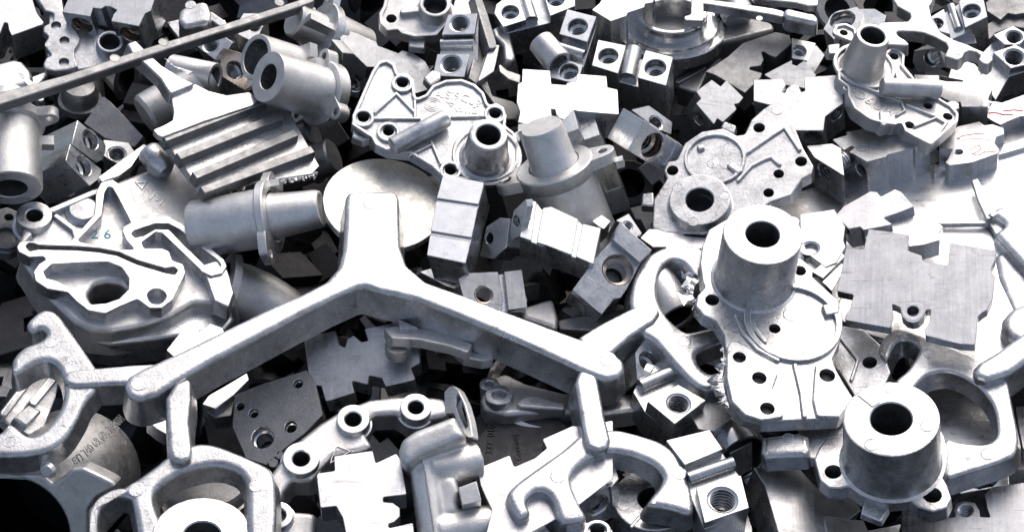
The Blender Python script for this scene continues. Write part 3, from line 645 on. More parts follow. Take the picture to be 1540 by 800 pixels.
# ================================================================== ribbed covers
def ribbed_cover(label, pl, R, z=0):
    pass
ND = (-.08, 1, 34)
pl = Pl(655, 180, 52, ND)
R = thing('ribbed_cover', 'pale ribbed cover with lying pin, cone boss and cast lettering AlSi9Cu3', 'pump cover', pl)
od = '560,272 600,266 632,285 648,330 690,328 716,355 722,395 726,440 770,420 800,380 860,356 930,352 990,375 1030,412 1050,468 1085,460 1118,478 1132,515 1126,560 1165,590 1188,650 1185,720 1165,765 1100,800 1000,810 930,800 880,795 845,785 800,742 700,682 600,672 545,645 528,612 495,592 440,555 448,505 530,318'
plate(R, pl, 'plate', T(1,0,od), 0, 10, [T(1,0,'667,370')[0]+(9,), T(1,0,'493,523')[0]+(9,), T(1,0,'605,585')[0]+(8.5,), T(1,0,'1080,507')[0]+(9,), T(1,0,'882,757')[0]+(9,)])
closed_rib(R, pl, T(1,0,od), 2.6, 2.6, 3)
for s in ('545,500 640,415 722,500', '540,527 742,527', '890,520 1045,515', '795,630 838,728', '722,520 722,445', '700,690 800,640'): rib(R, pl, T(1,0,s), 2.4, 2.4, 3)
for s, r in (('667,370',15),('493,523',15),('1080,507',15),('882,757',15),('605,585',16)):
    x, y = T(1,0,s)[0]; ring(R, pl, 'hole_collar', x, y, r * .5 * 1.14 * .66, r * .5 * 1.14, 0, 2.8)
stud(R, pl, *T(1,0,'620,655')[0], *T(1,0,'865,525')[0], 7, 8)
boss(R, pl, *T(1,0,'1050,600')[0], 14.5, 17.5, 32, 0, 9, rim=.0015)
ring(R, pl, 'rim', *T(1,0,'1045,690')[0], 24, 27, 0, 2.6)
text(R, pl, 'AlSi9Cu3', *T(1,0,'915,432')[0], .0102, -14, .0002, arcr=.055); text(R, pl, '1.1.2', *T(1,0,'950,488')[0], .0095, -6, .0002)
x, y = pl.l(*T(1,0,'800,465')[0]);
for r in (13, 9.5, 6): ring(R, pl, 'cast_emblem', *T(1,0,'802,465')[0], r * .5 - .6, r * .5 + .2, 0, .5)
m = MB('cast'); tr = pl.L(T(1,0,'862,455 905,462 885,478')); m.prism(tr, [offs(ccw(tr), .001)], -.001, .0005, .0002, 1, cm='cast'); m.build('raised_triangle', R)
lug(R, pl, T(1,0,'760,345 800,312 835,322 838,350 790,382'), -3, 8, T(1,0,'798,342')[0]+(5,)); lug(R, pl, T(1,0,'450,575 520,590 540,612 490,628 442,612'), -3, 8, T(1,0,'480,602')[0]+(5,))
lug(R, pl, T(1,0,'1150,600 1185,580 1200,600 1190,640'), -3, 8)

NE = (-.35, 1, 47)
pl = Pl(1340, 140, 52, NE)
R = thing('ribbed_cover', 'grey ribbed cover tipped on edge, its tube boss caught under a white hook', 'pump cover', pl)
oe = '345,145 358,118 390,112 425,130 432,165 400,200 382,245 378,292 357,318 358,355 400,385 402,425 430,482 500,532 560,548 612,555 640,545 655,582 690,603 772,645 892,540 895,505 862,468 822,445 760,400 700,352 652,292 655,245 630,215 590,212 565,235'
plate(R, pl, 'plate', T(3,0,oe), 0, 12, [T(3,0,'605,252')[0]+(7.5,), T(3,0,'390,328')[0]+(7.5,), T(3,0,'382,147')[0]+(6.5,), T(3,0,'675,558')[0]+(7.5,), T(3,0,'845,520')[0]+(7.5,), T(3,0,'757,472')[0]+(7,)], 'grey')
closed_rib(R, pl, T(3,0,oe), 2.4, 2.4, 3, 'grey')
for s in ('420,365 560,420 640,450 655,490', '605,280 625,355', '640,290 690,350', '665,465 800,520', '700,560 800,520', '800,525 840,545 775,635', '620,510 655,490'): rib(R, pl, T(3,0,s), 2.4, 2.2, 3, 'grey')
stud(R, pl, *T(3,0,'548,388')[0], *T(3,0,'812,400')[0], 7.5, 9, 'grey')
boss(R, pl, *T(3,0,'512,158')[0], 13, 17, 36, 0, 9.5, 'grey', rim=.001)
ring(R, pl, 'rim', *T(3,0,'475,290')[0], 22, 25, 0, 2.4, 'grey')
text(R, pl, 'AlSi9Cu3', *T(3,0,'495,445')[0], .0125, 150, .0002, 'grey')
for r in (13, 8): ring(R, pl, 'cast_emblem', *T(3,0,'585,465')[0], r * .5 - .6, r * .5 + .2, 0, .5, 'grey')
lug(R, pl, T(3,0,'540,492 588,500 605,545 560,560 545,550'), 2, 12, None, 'grey'); lug(R, pl, T(3,0,'312,200 370,190 360,240 315,240'), -2, 7, T(3,0,'335,218')[0]+(4,), 'grey')
lug(R, pl, T(3,0,'840,455 880,445 900,480 870,500'), -1, 8, T(3,0,'880,465')[0]+(5,), 'grey')

# grey cover with short boss beside the tall one
pl = Pl(1110, 250, 30, (.05, 1, 34))
R = thing('pump_cover', 'smooth grey cover with a low wide boss and triangular plate', 'pump cover', pl)
oc = [(1003,268),(998,256),(1003,243),(1017,241),(1030,215),(1055,198),(1088,193),(1108,204),(1120,202),(1130,180),(1148,164),(1168,151),(1184,158),(1194,188),(1208,222),(1224,250),(1221,262),(1206,270),(1190,294),(1160,304),(1120,330),(1060,352),(1000,350),(981,343),(983,300)]
plate(R, pl, 'plate', oc, 0, 11, [T(2,0,'745,760')[0]+(9,), T(3,0,'5,570')[0]+(9,), T(3,0,'192,720')[0]+(9,), (1156,290,8), T(3,0,'92,775')[0]+(8,), (1052,310,22)])
ring(R, pl, 'rim', 1075, 237, 21, 24, 0, 2.6)
boss(R, pl, 1052, 300, 23, 23.5, 9, 0, 10.5, rim=.0008, hd=1.9)
for u, v in ((1019,282),(1090,294),(1043,333)): mark(R, pl, u, v, 8, .009)
rib(R, pl, [(1118,232),(1180,190),(1202,224)], 2.2, 3.2, 3); rib(R, pl, [(1110,270),(1130,248),(1150,238),(1160,235),(1172,246)], 2.2, 3.2, 3)
for u, v in ((1169,166),(1072,246)): mark(R, pl, u, v, 9, 0)
lug(R, pl, T(2,0,'960,570 975,540 1030,560 1020,600'), -2, 7, T(2,0,'995,562')[0]+(5,)); lug(R, pl, T(2,1,'610,90 660,85 665,150 605,145'), -3, 8, T(2,1,'630,120')[0]+(5,))
lug(R, pl, [(1110,262),(1092,248),(1100,242),(1118,256)], 3, 5)
lug(R, pl, T(2,0,'850,650 880,640 890,660 860,670'), 3, 4)

# cover at the top with round eye
pl = Pl(640, 15, 24, (0, 1, 36))
R = thing('pump_cover', 'grey cover with thick round eye boss and a small square lug', 'pump cover', pl)
plate(R, pl, 'plate', T(1,0,'600,-60 580,30 562,60 566,105 600,138 645,132 665,150 720,165 820,158 872,95 890,-60'), 0, 10, [T(1,0,'618,84')[0]+(8,)], 'grey')
closed_rib(R, pl, T(1,0,'600,-60 580,30 562,60 566,105 600,138 645,132 665,150 720,165 820,158 872,95 890,-60'), 2.5, 3, 3, 'grey')
boss(R, pl, *T(1,0,'812,18')[0], 13, 14, 12, 0, 9.5, 'grey'); rib(R, pl, T(1,0,'670,50 760,40'), 5, 5, 5, 'grey')
lug(R, pl, T(1,0,'700,150 770,160 765,218 695,210'), -3, 7, T(1,0,'737,192')[0]+(5,), 'grey')
# plate with raised triangle at the top
pl = Pl(700, 10, 14, (0, 1, 40)); R = thing('cast_plate', 'grey cast plate with raised triangle behind the threaded block', 'cast plate', pl)
solid(R, pl, 'plate', [(674,35),(690,-20),(720,-25),(722,10),(716,30)], 0, 8, 'grey', .001, 2); m = MB('grey'); tr = pl.L([(705,5),(712,3),(708,12)]); m.prism(tr, [offs(ccw(tr), .0008)], -.001, .0006, .0002, 1, cm='grey'); m.build('raised_triangle', R)

# ================================================================== threaded blocks with lands
def lands(label, uv, lift, N, base, lnds, H, g=10, beads=(), cm='mach', sm='ext', bm='bore', step=0.0, thread=True, name='threaded_block', bev=.0004):
    """milled block: base outline, raised lands with bores, half-round beads in the grooves between them"""
    pl = Pl(uv[0], uv[1], lift, N); R = thing(name, label, 'threaded block', pl); zg = -g / 1000
    m = MB(sm); m.prism(rnd(pl.L(base), .0006, 2), [], -H / 1000, zg, .0004, 1, cm=sm, bores=[pl.l(u, v) + (r * pl.px * 1.02,) for _, bb in lnds for u, v, r in bb]); m.build('body', R)
    for poly, bores in lnds:
        bs = [pl.l(u, v) + (r * pl.px,) for u, v, r in bores]
        m = MB(cm, sm); m.prism(rnd(pl.L(poly), .0006, 2), [], zg - .004, 0, bev, 1, cm=cm, sm=sm, bores=bs, bottom=False); o = m.build('land', R)
        for x, y, r in bs: add_bore(o, (x, y, 0), (0, 0, -1), r, r * 2.4, thread, step, bm)
    for a, b, r, z in beads:
        p, q = V(pl.l(*a, z / 1000) + (z / 1000,)), V(pl.l(*b, z / 1000) + (z / 1000,)); m = MB(sm); m.tube([p, p.lerp(q, .5), q], r / 1000, 20, sm); m.build('bead', R)
    return R, pl
lands('white threaded block with two stepped lands above the ribbed cover lettering', (690,65), 34, (.25,1,33), T(1,0,'866,66 1000,60 1000,240 955,345 803,338 820,245 842,160'),
  [(T(1,0,'870,66 1000,60 988,152 842,156'), [T(1,0,'922,106')[0]+(16,)]), (T(1,0,'822,242 965,240 942,345 803,338'), [T(1,0,'884,286')[0]+(17,)])], 34, 8, [(T(1,0,'838,200')[0], T(1,0,'985,196')[0], 4.5, -7)])
lands('white two-bore block with stepped throats standing over the bright notched block', (858,55), 46, (.18,1,36), T(2,0,'275,42 405,75 312,372 196,340'),
  [(T(2,0,'275,42 405,75 365,188 240,152'), [T(2,0,'322,120')[0]+(16,)]), (T(2,0,'212,250 345,290 320,375 196,345'), [T(2,0,'282,318')[0]+(15,)])], 40, 9, [(T(2,0,'228,212')[0], T(2,0,'352,250')[0], 5, -6)], step=.4)
lands('twin block with two round throats and a bead between them', (950,92), 38, (.1,1,40), T(2,0,'413,178 745,255 715,380 385,292'),
  [(T(2,0,'413,178 537,203 502,328 385,292'), [T(2,0,'458,250')[0]+(16,)]), (T(2,0,'625,224 746,255 716,382 588,346'), [T(2,0,'668,302')[0]+(17,)])], 46, 12, [(T(2,0,'572,225')[0], T(2,0,'545,350')[0], 7, -9)], step=.4)
lands('two-land block with bead and bores standing behind the dark ribbed bracket', (795,15), 34, (.05,1,40), T(2,0,'-40,0 100,-60 310,-60 310,30 190,75 0,120'),
  [(T(2,0,'-40,20 40,-40 62,0 92,90 -10,122 -50,60'), [T(2,0,'22,55')[0]+(14,)]), (T(2,0,'160,-60 305,-60 310,28 200,72'), [T(2,0,'225,-2')[0]+(14,)])], 40, 9, [(T(2,0,'85,0')[0], T(2,0,'115,95')[0], 6, -6)], step=.4)
R, pl = block('square block with brownish deep bore and shiny left flank', 'bored block', (975,222), 38, (-.82,-.5,44), T(2,0,'618,536 765,640 692,762 545,672'), 27, caps=[T(2,0,'655,650')[0]+(21,)], cm='mach', bm='brass', step=.4, name='bored_block')
block('narrow white offcut behind the brown-bored square block', 'sawn block', (1010,228), 24, (-.6,-.4,40), T(2,0,'765,630 800,660 760,720 720,740 700,740 740,690'), 16, cm='mach', name='milled_strip')
block('dark grey piece with half bore behind the brown-bored square block', 'bored block', (990,182), 14, (-.5,.4,44), T(2,0,'560,490 640,470 745,545 740,600 690,580 620,535'), 30, caps=[T(2,0,'672,548')[0]+(13,)], cm='sawd', name='bored_block')
# bright notched block and the grey one under it
block('blazing white notched block with round-bottomed slot, lying flat', 'notched block', (850,145), 50, (0,1,48), T(2,0,'76,308 200,315 205,375 270,380 276,370 314,366 320,330 450,340 455,390 500,400 506,510 440,506 325,496 300,490 297,512 283,528 262,532 243,528 228,512 222,488 203,485 207,520 200,552 206,578 130,560 56,545 66,500 50,455 56,375 74,365'), 26, cm='saw', name='notched_block')
block('dark block on edge with slotted face, standing under the bright notched block', 'notched block', (895,265), 14, (-.25,-.9,30), G(740,160,.225,'400,220 580,150 620,225 720,190 745,250 790,340 780,370 730,395 745,460 720,485 765,572 865,535 930,690 700,760 560,740 420,420'), 40, cm='sawd', sides=[], name='notched_block')
block('bright ringed block end tucked under the bright notched block', 'bored block', (845,195), 30, (.25,1,52), G(740,160,.225,'390,170 560,70 620,60 610,160 400,230'), 14, cm='saw', caps=[G(740,160,.225,'490,140')[0]+(13,)], name='bored_block', thread=False)
# flanged tube in the middle
R, pl = fitting('satin flanged tube with oval eared collar and tapered spigot in the middle of the heap', 838, 262, 44, (.34, 1, 64),
  [('tube', [(32,-66),(30,-50),(27,0),(25,1)], 'sand'), ('collar', [(24,-3),(29,-2.5),(30,-1),(30,8),(29,9),(20,9.5)], 'sand'), ('spigot', [(20,8),(18,11),(16,40),(15,42),(0,42.3)], 'sand')])
ear(R, 4, 38, 9, 3.6, -1, 8, 'sand'); ear(R, 184, 38, 9, 3.6, -1, 8, 'sand')
m = MB('sand'); m.box((-.015,.007,.026), (.003,0,0), (0,.006,0), (0,0,.016), 'sand'); m.build('rib', R); m = MB('sand'); m.box((.048,0,-.004), (.003,0,0), (0,.004,0), (0,0,.003), 'sand'); m.build('stop_block', R)
# small tube and bits near the bright block
fitting('short grey tube stub lying in front of the two-bore block', 840, 96, 40, (-.5,-.6,58), [('tube', [(11,-26),(11.5,-1),(11,0),(8.6,0),(8,-1)], 'grey'), ('bore', [(8,-1),(7.5,-18),(0,-18.3)], 'bore')])
# dark die-cast bracket between covers
pl = Pl(735, 95, 22, (-.5, .7, 52)); R = thing('ribbed_bracket', 'dark ribbed die-cast bracket standing beside the white threaded block', 'bracket', pl)
solid(R, pl, 'long_bar', G(660,0,.225,'230,-40 280,-40 330,100 385,280 390,320 340,330 300,200'), 6, 10, 'dark', .001, 2)
solid(R, pl, 'rib', G(660,0,.225,'330,345 385,300 410,300 385,420 370,480 310,520 260,550 290,470'), 2, 12, 'grey', .001, 2)
solid(R, pl, 'web', G(660,0,.225,'240,150 300,180 330,340 290,450 250,560 200,520 240,350'), -6, 8, 'dark', .001, 2)
solid(R, pl, 'floor', G(660,0,.225,'260,540 320,520 360,640 500,680 540,720 520,800 440,800 380,700 300,600'), -10, 8, 'dark', .001, 2)
solid(R, pl, 'post', G(660,0,.225,'365,190 400,172 465,180 480,215 520,390 500,420 450,400 440,300 380,240'), 4, 16, 'grey', .003, 3, fil=.004)
solid(R, pl, 'foot', G(660,0,.225,'400,420 460,470 550,500 545,560 470,530 410,480'), -2, 10, 'grey', .001, 2)
# block under the ribbed cover
block('light notched plate block running under the ribbed cover from its bored end', 'notched block', (580,75), 8, (-.35,.95,34), T(1,0,'384,152 428,160 432,138 470,150 552,188 560,205 650,238 665,225 715,238 770,275 800,330 785,400 720,420 640,330 540,300 500,300 450,240 440,232 400,222'), 26, sides=[T(1,0,'462,368')[0]+(15,)], cm='sawd', name='notched_block')
block('grey bored block end below the light notched plate block', 'bored block', (532,120), 12, (-.25,-.3,36), T(1,0,'400,235 450,240 512,300 470,442 392,412'), 24, caps=[T(1,0,'466,372')[0]+(15,)], cm='sawd', name='bored_block', step=.3)
fitting('round dark bar end under the ribbed cover edge', 500, 235, -10, (-1, .4, 68), [('bar', [(0,-50),(14,-49),(14.5,0),(13,1.5),(0,2)], 'dark'), ('band', [(14.5,-20),(16.5,-19.5),(16.5,-16),(14.5,-15.5)], 'dark')])
fitting('second dark bar in shadow below the double tubes', 470, 200, -16, (-1, .5, 66), [('bar', [(0,-60),(12,-59),(12.5,0),(11,1.5),(0,2)], 'dark'), ('band', [(12.5,-24),(14,-23.5),(14,-20),(12.5,-19.5)], 'dark')])
# round blank
pl = Pl(577, 305, 26, (-.12, 1, 42)); R = thing('round_blank', 'cream flat round blank under the top arm of the big runner', 'metal disc', pl)
m = MB('disc'); m.lathe((0,0,0), (0,0,1), [(0,-.006),(.0455,-.006),(.046,-.0055),(.046,-.0006),(.0454,0),(.044,0.0),(0,0)], 72, 'disc'); m.build('disc', R)
m = MB('dark'); m.lathe((0,0,-.05), (0,0,1), [(.022,0),(.022,.043),(.03,.0445)], 32, 'dark'); m.build('stem', R)
# bearing hub with arms at the top
pl = Pl(1012, 22, 20, (0, 1, 58))
R = thing('bearing_hub', 'dark hub casting with stepped bright ring and long side arm', 'bearing hub', pl)
m = MB('bore'); m.lathe((0,0,0), (0,0,1), [(.029,-.014),(.029,-.001),(.028,0),(.025,0),(.0245,-.001),(.0243,-.02),(0,-.021)], 48, 'bore'); m.build('inner_ring', R)
m = MB('bore'); m.lathe((0,0,-.014), (0,0,1), [(.044,-.012),(.044,-.002),(.043,-.001),(.038,-.001),(.0375,.003),(.029,.0035)], 48, 'bore'); m.build('outer_ring', R)
solid(R, pl, 'arm', T(2,0,'520,150 600,60 950,10 1010,60 1190,100 1200,130 960,190 860,215 800,255 740,280 640,230'), -18, 24, 'dark', .003, 3, fil=.01)
lug(R, pl, T(2,0,'700,190 780,180 790,220 730,240 705,225'), -16, 10, None, 'grey', bev=.003)
fitting('small round knob under the white runner bar', 1112, 28, 8, (-.4,-.8,55), [('knob', [(13,-25),(14,-3),(12,0),(0,.8)], 'grey'), ('collar', [(14,-20),(17,-19),(17,-14),(14,-13)], 'grey')])
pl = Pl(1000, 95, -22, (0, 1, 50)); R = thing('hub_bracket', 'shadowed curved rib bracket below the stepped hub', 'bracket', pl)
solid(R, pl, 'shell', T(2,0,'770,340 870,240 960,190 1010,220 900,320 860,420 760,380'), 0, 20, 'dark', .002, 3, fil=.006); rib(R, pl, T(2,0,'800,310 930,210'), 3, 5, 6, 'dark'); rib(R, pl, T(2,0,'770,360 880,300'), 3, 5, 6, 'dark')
# white hooked bar over it
pl = Pl(1110, 15, 46, (0, 1, 44)); R = thing('casting_runner', 'thin white runner bar with hooked end and rounded lug', 'casting runner', pl)
solid(R, pl, 'hook', T(2,0,'828,-60 882,-60 882,95 800,92 794,74 826,66'), 0, 7, 'cast', .0008, 2); solid(R, pl, 'bar', T(2,0,'870,-5 1000,10 1190,38 1240,50 1240,78 1185,66 1000,36 870,16'), -1, 9, 'cast', .001, 2)
solid(R, pl, 'lug', G(1000,0,.225,'790,70 820,52 960,85 1000,90 1025,120 1020,160 960,150 800,115'), 1, 16, 'cast', .003, 3, fil=.004)
solid(R, pl, 'crossbar', G(1000,0,.225,'560,-60 1030,-60 1020,40 960,40 880,20 600,-10'), -1, 7, 'cast', .001, 2); mark(R, pl, 1142, 28, 5, -.001)
# dark notched ones
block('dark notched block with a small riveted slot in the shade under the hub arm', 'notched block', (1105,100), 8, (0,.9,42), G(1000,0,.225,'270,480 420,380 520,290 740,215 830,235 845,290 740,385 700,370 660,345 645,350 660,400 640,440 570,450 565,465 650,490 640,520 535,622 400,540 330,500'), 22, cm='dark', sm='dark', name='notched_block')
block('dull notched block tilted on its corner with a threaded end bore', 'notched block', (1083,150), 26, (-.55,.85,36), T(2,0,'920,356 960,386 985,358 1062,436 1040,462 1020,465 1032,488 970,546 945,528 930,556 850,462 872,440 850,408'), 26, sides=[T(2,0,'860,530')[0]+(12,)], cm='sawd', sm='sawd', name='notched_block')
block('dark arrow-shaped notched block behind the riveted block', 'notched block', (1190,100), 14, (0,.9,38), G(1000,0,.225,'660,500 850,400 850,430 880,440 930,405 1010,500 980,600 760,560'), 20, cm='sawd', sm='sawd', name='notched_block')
lands('white-faced bored block in the shade of the rounded lug', (1205,72), 14, (-.3,.8,40), G(1000,0,.225,'850,255 1010,290 960,410 850,390'), [(G(1000,0,.225,'850,255 1010,290 960,410 850,390'), [G(1000,0,.225,'900,340')[0]+(11,)])], 36, 6, step=.3, name='bored_block')
block('grooved white block edge beside the shaded bored block', 'sawn block', (1226,85), 10, (-.5,.6,40), G(1000,0,.225,'1010,300 1070,370 1000,490 930,440'), 26, cm='ext', name='milled_strip')

block('tall pale block with a stepped flank beside the hub ring', 'stepped block', (925,20), 44, (.04,1,54), T(2,0,'385,45 420,15 450,-40 640,-70 668,-10 655,12 622,18 618,34 545,58 538,72 470,96'), 34, cm='saw', sm='ext', name='stepped_block')
# ================================================================== top right
pl = Pl(1385, 60, 66, (0, 1, 40))
R = thing('hooked_plate', 'white thick fork-shaped plate with two hooks lying over bored blocks', 'hooked plate', pl)
m = MB('saw', 'grey'); hk = G(1300,0,.225,'190,0 215,-80 480,-80 450,20 432,45 450,130 470,185 520,225 600,270 690,300 740,325 800,350 855,385 858,402 825,435 790,425 762,400 775,372 745,350 700,342 670,355 655,385 625,405 535,378 560,320 545,290 470,250 400,222 330,212 225,210 212,222 230,245 270,268 298,295 285,308 180,302 105,298 88,275 80,200 95,165 130,150 290,145 310,120 305,92 220,45')
m.prism(rnd(pl.L(hk), .002, 3), [], -.013, 0, .001, 2, cm='saw', sm='grey'); m.build('plate', R); mark(R, pl, *G(1300,0,.225,'630,350')[0], 5, 0, 'saw')
lands('blue-white two-bore block under the hooked plate', (1440,25), 34, (.15,1,38), G(1300,0,.225,'440,110 630,-10 790,-20 820,110 670,190 575,235 500,215'),
  [(G(1300,0,.225,'630,15 660,-30 790,-30 822,115 672,188'), [G(1300,0,.225,'715,75')[0]+(14,)]), (G(1300,0,.225,'440,115 530,60 575,232 500,212'), [G(1300,0,.225,'480,160')[0]+(11,)])], 40, 7, [(G(1300,0,.225,'575,45')[0], G(1300,0,.225,'630,200')[0], 4, -7)], step=.4, name='bored_block')
lands('steel-blue stair block with threaded hole above a wide bored step', (1520,60), 40, (-.25,1,38), G(1300,0,.225,'800,310 860,250 1000,175 1140,230 1140,420 980,470 890,630 790,480'),
  [(G(1300,0,.225,'862,235 995,175 1120,245 1000,300 940,300'), [G(1300,0,.225,'1000,250')[0]+(14,)]), (G(1300,0,.225,'862,350 1010,300 1140,370 1140,420 980,458'), [G(1300,0,.225,'1000,385')[0]+(17,)])], 38, 9)
block('grey stepped offcut behind the blue-white two-bore block', 'sawn block', (1455,55), 16, (0,1,45), G(1300,0,.225,'570,240 720,180 750,290 640,300'), 20, cm='saw', name='milled_strip')
block('dark bored block with chamfered mouth below the hooked plate', 'bored block', (1398,85), 18, (.2,-.1,30), G(1300,0,.225,'330,340 500,320 545,450 440,480 360,490 320,420'), 34, caps=[G(1300,0,.225,'450,390')[0]+(14,)], cm='sawd', name='bored_block', step=.3)
block('dark grooved block between the ribbed cover and the white block', 'sawn block', (1455,105), 18, (-.3,.8,48), G(1300,0,.225,'560,520 590,430 650,400 740,430 800,500 660,540'), 22, cm='sawd', name='sawn_block')
block('blown-white notched block behind the lying pin of the ribbed cover', 'notched block', (1450,125), 30, (0,1,50), G(1300,0,.225,'330,500 500,505 500,535 550,545 658,548 668,502 845,505 858,550 855,600 830,650 828,715 650,715 640,680 600,690 500,640 350,600'), 34, cm='saw', name='notched_block')
block('dark sawtooth-edged block behind the blue-white two-bore block', 'notched block', (1520,15), 14, (0,1,45), G(1300,0,.225,'810,20 900,-60 1140,-60 1140,110 1060,90 1010,100 960,90 910,135 820,75'), 24, cm='dark', sm='dark', name='notched_block')
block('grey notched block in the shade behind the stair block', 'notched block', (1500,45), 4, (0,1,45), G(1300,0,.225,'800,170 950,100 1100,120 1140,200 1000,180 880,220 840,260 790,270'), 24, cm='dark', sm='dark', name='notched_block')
# ringed block at the top
block('large ringed bore in a grey grooved block behind the ribbed cover', 'bored block', (1268,30), 10, (.2,.9,46), T(3,0,'290,130 335,60 440,30 470,60 440,150 350,190'), 30, caps=[T(3,0,'375,88')[0]+(20,)], cm='sawd', name='bored_block', step=.35)
block('grooved pale block end beside the ringed bore', 'sawn block', (1305,30), 4, (.3,.9,46), T(3,0,'450,40 520,40 570,70 560,110 500,130 420,150'), 26, cm='ext', name='sawn_block')
# riveted notched block and row block
R, pl = block('satin notched block with a rivet in its slot beside the grey ribbed cover', 'notched block', (1210,150), 34, (.12,1,42), T(3,0,'-20,355 112,354 125,378 106,410 120,416 126,398 145,382 170,382 188,398 190,412 210,405 205,345 347,335 362,400 376,404 380,460 300,520 292,582 165,582 100,540 60,470 -20,450'), 30, sides=[T(3,0,'242,612')[0]+(14,), T(3,0,'370,490')[0]+(13,)], cm='saw', name='notched_block')
boss(R, pl, *T(3,0,'157,396')[0], 4.6, 4.8, 6, -6, 2.2, 'mach', 'rivet')
block('grey notched block with a front bore touching the long ribbed block', 'notched block', (1225,215), 24, (.05,1,50), T(3,0,'215,650 330,640 372,660 385,785 250,700'), 30, cm='saw', sides=[T(3,0,'296,750')[0]+(15,)], name='notched_block')
R, pl = block('long grey notched block with ribbed front and an end bore, resting on the sheet', 'notched block', (1325,205), 32, (.05,1,50), T(3,0,'330,622 395,602 392,588 560,558 632,562 655,590 650,620 700,600 772,628 700,652 690,662 578,690 570,700 485,722 428,688 380,668'), 40, cm='sawd', sides=[T(3,0,'455,758')[0]+(13,)], name='notched_block')
ring(R, pl, 'ring_bead', *T(3,0,'465,655')[0], 3, 5, -2, .5, 'sawd')
# red-marked blocks
R, pl = block('white block with red pen scribbles and a countersunk ring', 'notched block', (1455,205), 26, (0,1,50), G(1300,150,.225,'500,330 500,290 620,180 770,145 800,170 860,165 930,190 935,230 880,250 870,290 900,330 890,360 720,420 570,440 540,420 560,390 590,330'), 28, cm='saw', caps=[G(1300,150,.225,'630,350')[0]+(7,)], name='notched_block')
def pen(R, pl, pts, w=0.6, z=.3, mat='red'):
    m = MB(mat); m.prism(stroke(pl.L(pts, z/1000), w/1000), [], z/1000-.0002, z/1000, .0001, 1, cm=mat); return m.build('pen_mark', R)
pen(R, pl, G(1300,150,.225,'640,265 620,260 660,240 740,228 800,225')); pen(R, pl, G(1300,150,.225,'700,340 720,320 770,305 780,330 750,350 720,360 760,372 800,350 880,345')); pen(R, pl, G(1300,150,.225,'800,300 800,350')); pen(R, pl, G(1300,150,.225,'650,265 760,262 840,265'))
R, pl = block('white stepped block with a red pen line behind the scribbled one', 'notched block', (1510,160), 22, (0,1,50), G(1300,150,.225,'830,60 860,10 920,20 1140,-60 1140,110 1040,112 960,145 910,170 870,150 820,120'), 30, cm='saw', name='notched_block')
pen(R, pl, G(1300,150,.225,'835,90 870,85 930,100 990,98'), 1.6); pen(R, pl, G(1300,150,.225,'930,75 1000,68 1060,75'), 1.4)
ring(R, pl, 'rivet', *G(1300,0,.225,'855,705')[0], 2.4, 5, -2, .4, 'mach')
block('dark stepped block standing beside the red-scribbled block', 'sawn block', (1520,195), 10, (0,1,60), G(1300,150,.225,'910,170 1050,110 1140,150 1140,290 930,300'), 30, cm='sawd', sm='sawd', name='sawn_block')
# the bright sheet
pl = Pl(1390, 350, 8, (0, 1, 44))
R = thing('metal_sheet', 'large bright aluminium sheet lying under white blocks and a bent strip', 'metal sheet', pl)
m = MB('sheet'); m.prism(pl.L([(1130,330),(1170,296),(1300,262),(1420,245),(1540,206),(1640,180),(1660,560),(1500,560),(1300,500),(1150,420)]), [], -.002, 0, .0004, 1, cm='sheet'); m.build('panel', R)
m = MB('sheet'); m.prism(pl.L([(1405,252),(1540,208),(1640,176),(1640,186),(1540,222),(1405,262)], .004), [], -.0005, .004, .0004, 1, cm='sheet'); m.build('folded_edge', R)
pl = Pl(1480, 310, 22, (0, 1, 44))
R = thing('bent_strip', 'thin bent strip standing on the bright sheet', 'metal strip', pl)
solid(R, pl, 'upright', [(1461,271),(1470,268),(1480,285),(1498,325),(1484,330),(1470,300)], 6, 4, 'cast', .0008, 2, fil=.001); solid(R, pl, 'foot', [(1478,322),(1495,318),(1518,352),(1508,372),(1496,350)], 2, 4, 'cast', .0008, 2)
solid(R, pl, 'crossbar', [(1412,331),(1486,332),(1488,336),(1412,337)], 2, 4, 'cast', .0006, 2)
# white blocks on the sheet
block('white block with a notched corner on the sheet, near the tall boss', 'notched block', (1240,335), 32, (.1,1,46), T(3,1,'186,185 340,162 388,240 380,300 390,330 350,400 300,420 210,340 190,300'), 22, cm='saw', name='notched_block', caps=[T(3,1,'232,335')[0]+(15,)])
block('white twin-peaked notched block on the sheet behind the upright brushed plate', 'notched block', (1310,320), 40, (0.2,1,46), T(3,1,'345,190 380,150 500,82 530,85 548,105 610,72 640,85 695,150 620,180 560,200 600,230 470,255 455,240 405,250'), 20, cm='saw', name='notched_block')
block('white flat notched block leaning between the sheet and the brushed plate', 'notched block', (1370,345), 42, (0,1,44), T(3,1,'470,255 620,190 700,180 780,200 825,240 800,275 810,300 740,320 660,330 480,300'), 16, cm='saw', name='notched_block')
lands('grooved bright block with threaded hole beside the tall boss of the flash-edged cover', (1232,385), 36, (0,1,40), T(3,1,'190,290 270,280 360,350 380,420 330,525 250,470'), [(T(3,1,'240,440 360,345 390,370 290,470'), []), (T(3,1,'285,485 375,400 385,430 330,525'), [])], 30, 6, [])
